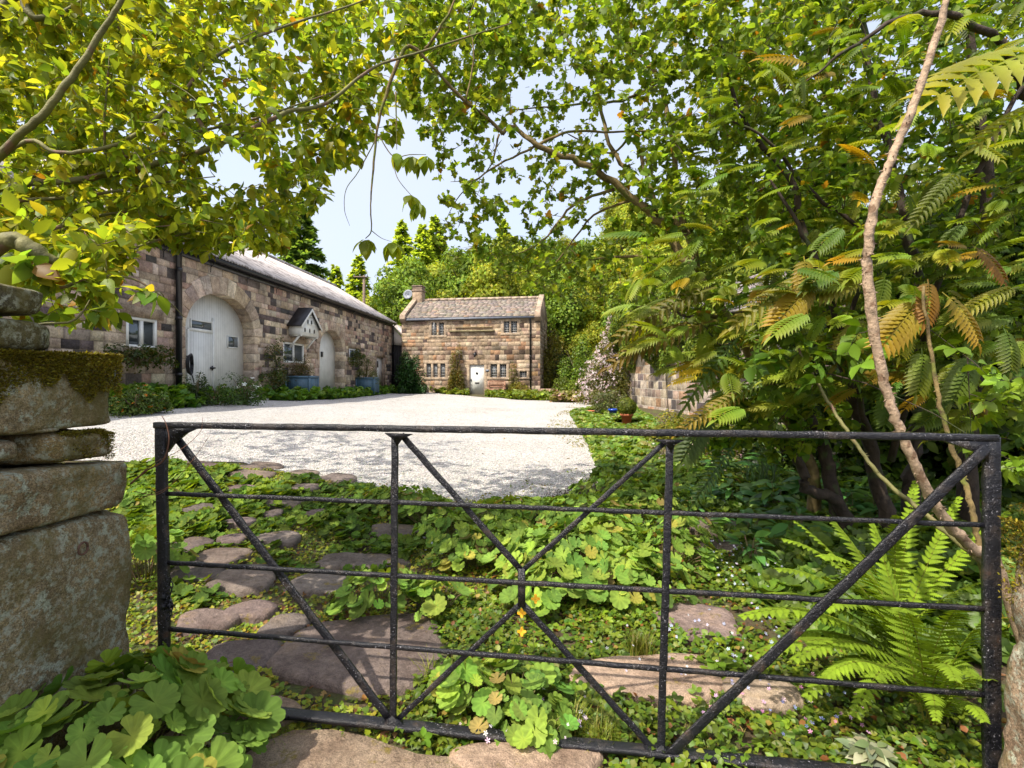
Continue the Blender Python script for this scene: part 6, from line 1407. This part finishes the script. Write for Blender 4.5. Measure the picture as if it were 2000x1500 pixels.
for (px_, py_, Y) in ((272, 590, 2.0), (200, 625, 2.0), (60, 520, 1.9), (180, 470, 2.1)): t.region([(px_-26, py_-20), (px_+26, py_-20), (px_+26, py_+20), (px_-26, py_+20)], (Y, Y+.06), 2, 5, .10, 'a', G_MID+G_YEL[:1], AUT, .15, .08)
t.done({'a': (OV, 'hot_leaf')})

# --- central tree: trunk leans in from the thicket, branches arch over the yard; hanging twig in the sky gap
t = Tree('crab_apple_tree', (2.75, 4.6, .05), 'small-leaved tree leaning from the right thicket and arching over the middle of the yard', 'bark_mossy', 2)
t.limb([Vector((2.75, 4.7, -.1)), (1590, 940, 4.5), (1540, 820, 4.4), (1470, 700, 4.2), (1420, 620, 4.1), (1370, 560, 4.0), (1300, 450, 4.0), (1240, 390, 4.0), (1150, 325, 3.9), (1050, 285, 3.8), (1005, 248, 3.8), (982, 262, 3.75)], [.06, .055, .05, .045, .042, .040, .036, .030, .026, .020, .015, .013], wob=.008)
t.limb([(982, 262, 3.75), (960, 238, 3.7), (900, 190, 3.6), (850, 135, 3.5), (800, 90, 3.4), (770, 140, 3.4), (740, 235, 3.4), (729, 330, 3.4), (724, 400, 3.4), (725, 450, 3.4), (714, 466, 3.4)], [.014, .013, .012, .010, .012, .012, .009, .007, .0045, .004, .003], wob=.003)
t.limb([(738, 265, 3.4), (700, 335, 3.4), (676, 370, 3.4), (673, 410, 3.4), (683, 441, 3.4)], [.004, .003, .0025, .002, .001], wob=.002, nodes=False)
t.limb([(740, 265, 3.4), (768, 305, 3.4), (800, 302, 3.4), (832, 302, 3.4)], [.004, .0035, .003, .002], wob=.002); t.limb([(768, 305, 3.4), (775, 345, 3.4), (800, 378, 3.4), (815, 392, 3.4)], [.003, .0025, .002, .001], wob=.002)
t.limb([(725, 450, 3.4), (745, 465, 3.4), (765, 472, 3.4)], [.003, .002, .001], wob=.001); t.limb([(773, 180, 3.4), (774, 240, 3.4), (775, 292, 3.4)], [.006, .004, .002], wob=.002, nodes=False)
t.limb([(1290, 440, 4.0), (1262, 340, 4.1), (1235, 270, 4.2), (1190, 300, 4.3), (1110, 262, 4.3)], [.02, .016, .012, .008, .005], wob=.006)
t.limb([(1382, 570, 4.1), (1330, 420, 4.4), (1290, 165, 4.6), (1200, 55, 4.7), (1130, -40, 4.8)], [.035, .028, .020, .018, .012], wob=.010)
t.limb([(1290, 165, 4.6), (1215, 195, 4.5), (1120, 205, 4.5), (1000, 215, 4.5)], [.014, .012, .009, .005], wob=.008)
t.limb([(1340, 450, 4.3), (1240, 350, 4.6), (1190, 280, 4.7), (1160, 160, 4.8), (1100, 60, 4.9), (1080, -30, 5)], [.025, .022, .018, .014, .010, .008], wob=.01)
t.limb([(1045, 285, 3.8), (1110, 258, 3.9), (1215, 258, 4.0), (1330, 250, 4.1)], [.012, .010, .008, .004], wob=.006)
t.limb([(1200, 370, 4.0), (1120, 400, 4.0), (1060, 470, 4.0), (1000, 500, 4.0)], [.014, .010, .007, .003], wob=.008); t.limb([(1240, 390, 4.0), (1160, 420, 4.2), (1080, 520, 4.3), (1030, 560, 4.4)], [.012, .009, .006, .003], wob=.008)
t.limb([(1340, 520, 4.0), (1240, 500, 4.1), (1100, 515, 4.2), (960, 545, 4.3)], [.016, .012, .007, .003], wob=.008); t.limb([(1045, 285, 3.8), (960, 330, 3.9), (900, 380, 4.0), (870, 430, 4.1)], [.009, .007, .004, .002], wob=.006)
t.limb([(1400, 620, 4.2), (1300, 600, 4.2), (1215, 602, 4.3)], [.018, .012, .006], wob=.006); t.limb([(975, 262, 3.8), (960, 320, 3.8), (930, 350, 3.8), (880, 355, 3.9)], [.008, .005, .004, .002], wob=.005)
t.limb([(830, 95, 3.45), (870, 40, 3.4), (900, -30, 3.4)], [.010, .008, .006]); t.limb([(910, 200, 3.6), (925, 100, 3.6), (915, 40, 3.6), (935, -10, 3.6)], [.007, .005, .004, .003])
CA = [(770, -40), (1480, -40), (1500, 200), (1480, 420), (1400, 560), (1230, 590), (1100, 540), (960, 525), (900, 450), (850, 380), (840, 300), (790, 260), (800, 150)]
t.region(CA, (3.6, 5.0), 900, 10, .058, 'm', G_MID+G_YEL[1:3], AUT, .015, .16, .0020)
t.region([(770, -40), (1480, -40), (1450, 120), (1250, 160), (1020, 130), (960, 250), (860, 260), (790, 220)], (3.6, 4.9), 460, 11, .062, 'm', G_MID+G_YEL[1:3], AUT, .015, .18, .0020)
t.region([(1380, -40), (1700, -40), (1650, 300), (1600, 480), (1400, 560), (1350, 300)], (4.0, 6.2), 460, 12, .062, 'm', G_MID+G_YEL[1:3], AUT, .015, .18, .0022)
t.region([(830, 420), (1000, 470), (1250, 540), (1250, 620), (1120, 600), (980, 540), (850, 500)], (3.6, 5), 130, 7, .045, 'm', G_MID+G_YEL[1:3], AUT, .02, .15, .0018)
for (px_, py_, n, ln) in ((714, 466, 8, .125), (766, 472, 8, .125), (806, 303, 9, .15), (834, 304, 5, .12), (803, 380, 5, .12), (818, 394, 6, .13), (775, 297, 4, .11)):
    c = np.array(tuple(at(px_, py_, 3.4))); a_ = t.rg.random()*6.28+np.arange(n)*6.283/n+t.rg.normal(0, .2, n); dn = t.rg.uniform(.5, 2.2, n)
    D = unit(np.column_stack([np.cos(a_), np.sin(a_), -dn])); O_ = np.column_stack([np.cos(a_), np.sin(a_), 0*a_+.35]); t.leaves('o', c+D*.012, D, unit(O_), ln*t.rg.uniform(.75, 1.1, n), tints(n, G_YEL[:3], .15, rg=t.rg))
t.done({'m': (TM, 'hot_leaf'), 'o': (T_oval(.30, .12, .28, 5), 'hot_leaf')})

# --- right thicket
t = Tree('mahonia_thicket', (3.2, 4.2, .05), 'dense thicket with drooping toothed compound leaves filling the right side', 'bark_dark', 3, 'shrub')
DK = 'bark_dark'
for pts, rad in [([Vector((2.9, 4.4, -.1)), (1640, 985, 4.3), (1585, 960, 4.2), (1560, 900, 4.2), (1500, 840, 4.1), (1430, 770, 4.0), (1380, 700, 4.0)], [.055, .05, .045, .038, .030, .02, .01]),
                 ([Vector((2.9, 4.4, -.1)), (1625, 950, 4.4), (1600, 850, 4.4), (1560, 790, 4.3), (1500, 720, 4.2), (1400, 640, 4.2), (1300, 600, 4.2)], [.07, .06, .05, .04, .03, .02, .01]),
                 ([Vector((3.2, 4.3, -.1)), (1720, 950, 4.3), (1680, 820, 4.3), (1640, 700, 4.2), (1600, 560, 4.2), (1540, 350, 4.2), (1450, 230, 4.2), (1400, 60, 4.2)], [.07, .06, .05, .045, .035, .025, .018, .01]),
                 ([Vector((3.6, 4.5, -.1)), (1780, 960, 4.4), (1790, 800, 4.4), (1800, 600, 4.3), (1760, 400, 4.3), (1700, 150, 4.3), (1680, -60, 4.3)], [.08, .07, .06, .05, .035, .025, .02]),
                 ([Vector((4.2, 4.6, -.1)), (1890, 960, 4.5), (1900, 700, 4.5), (1930, 400, 4.5), (1900, 100, 4.5), (1850, -60, 4.5)], [.09, .08, .06, .05, .035, .025]),
                 ([(2100, 300, 3.6), (2000, 180, 3.4), (1940, 70, 3.3), (1850, 32, 3.2), (1750, 40, 3.2), (1640, 110, 3.2), (1560, 170, 3.3)], [.03, .028, .024, .02, .015, .009, .004]),
                 ([(1640, 700, 4.2), (1690, 480, 3.9), (1590, 380, 3.8), (1480, 262, 3.7), (1400, 230, 3.7)], [.02, .016, .014, .010, .005]),
                 ([(1700, 850, 4.2), (1640, 620, 3.8), (1605, 535, 3.6), (1560, 440, 3.6), (1500, 340, 3.6)], [.025, .022, .018, .014, .008]),
                 ([(1560, 900, 4.2), (1450, 800, 3.8), (1420, 700, 3.6), (1380, 640, 3.5)], [.02, .014, .010, .005]),
                 ([(1740, 900, 4.2), (1850, 500, 3.6), (1950, 250, 3.4), (2050, 100, 3.3)], [.03, .02, .016, .01])]: t.limb(pts, rad, wob=.012)
RA = [(1230, 330), (1400, 100), (1550, -40), (2080, -40), (2080, 820), (1900, 840), (1760, 760), (1640, 800), (1520, 850), (1420, 850), (1370, 760), (1290, 690), (1240, 600)]
DKG = [(.11, .20, .02), (.16, .25, .022), (.08, .16, .018), (.20, .27, .022)]
t.region(RA, (3.2, 5.6), 1000, 14, .060, 'm', DKG[1:2]+G_MID+G_YEL[2:3], AUT, .015, .18, .0024)
t.region([(1500, -40), (2080, -40), (2080, 880), (1750, 860), (1650, 700), (1500, 500), (1450, 200)], (4.8, 7.0), 560, 14, .12, 'o', DKG[:3], AUT, .03, .28, .003)
t.region([(1400, 760), (1620, 780), (1700, 860), (1520, 900), (1380, 890)], (3.4, 4.5), 80, 12, .07, 'm', DKG, None, 0, .16, .002)
t.region([(1250, -200), (2200, -200), (2200, -40), (1250, -40)], (3.6, 6), 260, 13, .08, 'm', DKG, None, 0, .2, .002)
rg = t.rg
# pinnate leaves: fanned along the limbs, tips drooping to the left and towards the viewer
def fronds(poly, Yr, n, S, cols, alt, pa, key='p', dirn=(-.75, -.35, -.12), jit=.55):
    poly = np.array(poly, float); q = rg.uniform(poly.min(0), poly.max(0), (n*4, 2)); q = q[inpoly(q, poly)][:n]; n = len(q); Y = rg.uniform(*Yr, n)
    P = np.column_stack([(q[:, 0]-1000)/1000*Y, Y, EYE-(q[:, 1]-735)/1000*Y]); D = unit(np.array(dirn)+rg.normal(0, jit, (n, 3))*[1, .8, .35]); Sz = S*rg.uniform(.7, 1.2, n)
    t.leaves(key, P, D, unit(np.array([0, -.35, 1.])+rdir(n, rg)*.35), Sz, tints(n, cols, .18, alt, pa, rg)); return P
fronds([(1400, 560), (1600, 480), (2060, 480), (2060, 820), (1880, 830), (1700, 760), (1560, 800), (1420, 800)], (2.8, 4.6), 380, .25, DKG+G_MID[:2], AUT[:2]+[(.22, .18, .02)]*3, .10)
fronds([(1450, 100), (1650, 0), (2060, 0), (2060, 520), (1600, 560), (1400, 560), (1300, 500)], (3.0, 5.0), 420, .25, DKG+G_MID[:2], AUT[:2]+[(.22, .18, .02)]*3, .06)
fronds([(1250, 450), (1420, 520), (1480, 700), (1400, 800), (1330, 700), (1240, 600)], (3.0, 4.2), 80, .25, G_MID+G_YEL[1:3], AUT[:2], .1)
def one(bp, tp, Y, col, key='p'):
    a, b = at(*bp, Y), at(*tp, Y-.12); d = b-a; key = 'r' if col[0] > .27 and a.x > 1.9 and Y == 2.5 else ('q' if d.length > .42 else 'p'); t.leaves(key, np.array([tuple(a)]), np.array([tuple(d)]), np.array([(0, -.75, .7)]), np.array([d.length]), np.array([col]))
YB = (.30, .24, .02); YG = (.20, .22, .02); BR = (.22, .13, .02)
for a, b, Y, c in [((2040, 95), (1812, 175), 2.5, (.29, .33, .03)), ((2080, 190), (1915, 250), 2.5, (.22, .28, .03)), ((1640, 520), (1425, 610), 3.0, YG), ((1590, 555), (1513, 628), 2.9, YB), ((1570, 500), (1577, 585), 3.0, YB),
                   ((1800, 585), (1728, 668), 2.7, YB), ((1812, 545), (1818, 622), 2.7, BR), ((1840, 570), (1935, 660), 2.7, YB), ((1800, 680), (1802, 765), 2.7, (.14, .2, .02)), ((1400, 625), (1180, 688), 3.4, (.16, .13, .02)), ((1400, 560), (1190, 640), 3.4, (.16, .16, .02)),
                   ((1470, 760), (1325, 828), 3.2, (.24, .2, .02)), ((1450, 650), (1330, 790), 3.3, (.08, .15, .02)), ((1560, 690), (1440, 760), 3.1, (.1, .18, .02)), ((1700, 620), (1640, 700), 3.0, YG), ((1900, 690), (1870, 780), 2.8, (.1, .17, .02)), ((1440, 860), (1350, 985), 3.4, (.04, .09, .02)), ((1390, 800), (1330, 900), 3.4, (.05, .1, .02)),
                   ((1990, 560), (1880, 600), 2.8, YG), ((1960, 640), (1990, 720), 2.8, (.1, .16, .02)), ((1700, 530), (1600, 560), 3.0, YG), ((1880, 330), (1790, 420), 3.0, (.12, .17, .02)), ((1580, 130), (1500, 90), 3.3, YB), ((1900, 480), (1980, 540), 2.9, BR)]: one(a, b, Y, c)
t.region([(1460, 640), (1720, 600), (1740, 720), (1560, 790), (1480, 760)], (2.7, 3.2), 26, 3, .15, 't', [(.14, .24, .02), (.10, .19, .02)], None, 0, .15, .0022)
t.region([(1890, 640), (2000, 640), (2000, 850), (1880, 850)], (2.3, 2.6), 11, 3, .12, 't', [(.20, .30, .02), (.16, .26, .02)], None, 0, .1, .002, droop=.1)
t.region([(1950, 900), (2040, 880), (2040, 990), (1960, 960)], (2.0, 2.3), 6, 4, .09, 't', [(.16, .26, .02)], None, 0, .1, .002)
t.done({'o': (OV, 'hot_leaf'), 'm': (OVW, 'hot_leaf'), 'p': (PIN, 'leaf_gloss'), 'r': (T_pinnate(8, .19, .23, .25, .2), 'leaf_gloss'), 'q': (T_pinnate(13, .17, .115), 'leaf_gloss'), 't': (TF, 'leaf')})

# --- thorny stems
def thorny(name, pts, rad, label, seed, mat='bark_pale', th=46, tl=.016):
    rg = np.random.default_rng(seed); pts = [at(*p) for p in pts]; P, r_ = spline(pts, rad, 8); P = [p+Vector(rg.normal(0, .0025, 3)) for p in P]
    q = MB(); q.tube(P, [r*(1+rg.uniform(-.07, .1)) for r in r_], 12)
    for i in range(th):
        k = int(rg.integers(1, len(P)-2)); p = Vector(P[k]).lerp(Vector(P[k+1]), rg.random()); t_ = (P[k+1]-P[k]).normalized(); d = Vector(rdir(1, rg)[0]); d = (d-t_*d.dot(t_)).normalized(); s_ = t_*.006*(tl/.016); sd = t_.cross(d)*.003*(tl/.016); r = r_[k]
        a = p+d*r*.85; tip = p+d*(r+tl*rg.uniform(.6, 1.1))+t_*.003; q.add([a-s_, a+sd, a+s_, a-sd, tip], [(0, 1, 4), (1, 2, 4), (2, 3, 4), (3, 0, 4), (3, 2, 1, 0)])
    return tag(q.build(name, M[mat]), label, 'plant stem')
thorny('thorny_stem', [(1880, -60, 2.2), (1850, 0, 2.2), (1790, 190, 2.2), (1745, 300, 2.2), (1712, 385, 2.2), (1695, 480, 2.2), (1700, 600, 2.2), (1722, 720, 2.2), (1745, 810, 2.2), (1775, 880, 2.2), (1812, 960, 2.22), (1850, 1020, 2.25), (1905, 1075, 2.3), (1945, 1100, 2.35), (2020, 1330, 2.4)], [.013, .014, .016, .017, .018, .020, .021, .019, .019, .019, .021, .022, .024, .024, .024], 'thick pale thorny stem rising from the right gate stile to the top of the picture', 1, th=110)
thorny('thorny_stem', [(1560, 680, 2.9), (1610, 772, 2.8), (1660, 850, 2.7), (1720, 930, 2.6), (1790, 990, 2.5), (1860, 1050, 2.4), (1930, 1110, 2.35)], [.006, .008, .009, .010, .011, .011, .012], 'thin straight thorny stem slanting behind the gate right of centre', 2, 'bark_green', 34, .012)
thorny('thorny_stem', [(1800, 560, 2.6), (1825, 730, 2.55), (1850, 840, 2.5), (1880, 930, 2.45), (1900, 1000, 2.4), (1915, 1090, 2.38), (1935, 1200, 2.35)], [.006, .009, .011, .012, .012, .013, .014], 'mossy thorny stem close behind the right gate stile', 3, 'bark_mossy', 30, .012)
# wiry bramble at the left stile
q = MB(); r = random.Random(4)
for pts in ([(255, 945, 2.02), (285, 920, 2.0), (318, 900, 1.98), (330, 860, 1.98), (325, 830, 1.98), (316, 812, 1.98)], [(262, 938, 2.02), (300, 905, 1.98), (350, 880, 1.95), (390, 845, 1.95), (396, 815, 1.95)], [(270, 975, 2.02), (330, 950, 1.98), (375, 900, 1.95), (410, 850, 1.95)], [(262, 960, 2.02), (310, 965, 1.98), (350, 930, 1.95)]):
    P, rr_ = spline([at(*p) for p in pts], [.004, .003, .0012] if pts[0][0] == 255 else [.0016, .0007]); q.tube(P, rr_, 5)
tag(q.build('dry_bramble', mat_plain('dry_twig', (.16, .07, .04), .8)), 'dry reddish bramble twigs curling round the left gate stile', 'twig')

# evergreen masses closing the thicket behind
for k, (x, y, rad, n) in enumerate([(4.9, 7.2, (1.5, 1.3, 4.2), 13000), (6.9, 7.6, (1.8, 1.4, 4.8), 13000), (5.6, 5.6, (1.0, 1.0, 3.6), 10000), (7.6, 5.4, (1.3, 1.0, 4.4), 9000), (9.2, 8.5, (2, 1.6, 5.0), 9000)]):
    bush('laurel_bush', (x, y), rad, n, .13, DKG[:3]+[(.03, .06, .01)], 'tall dark evergreen bush closing the thicket at right', 'shrub', 'leaf', T_oval(.3, .1, .15, 3), group='dark evergreen bushes behind the thicket', clumps=40, seed=400+k)
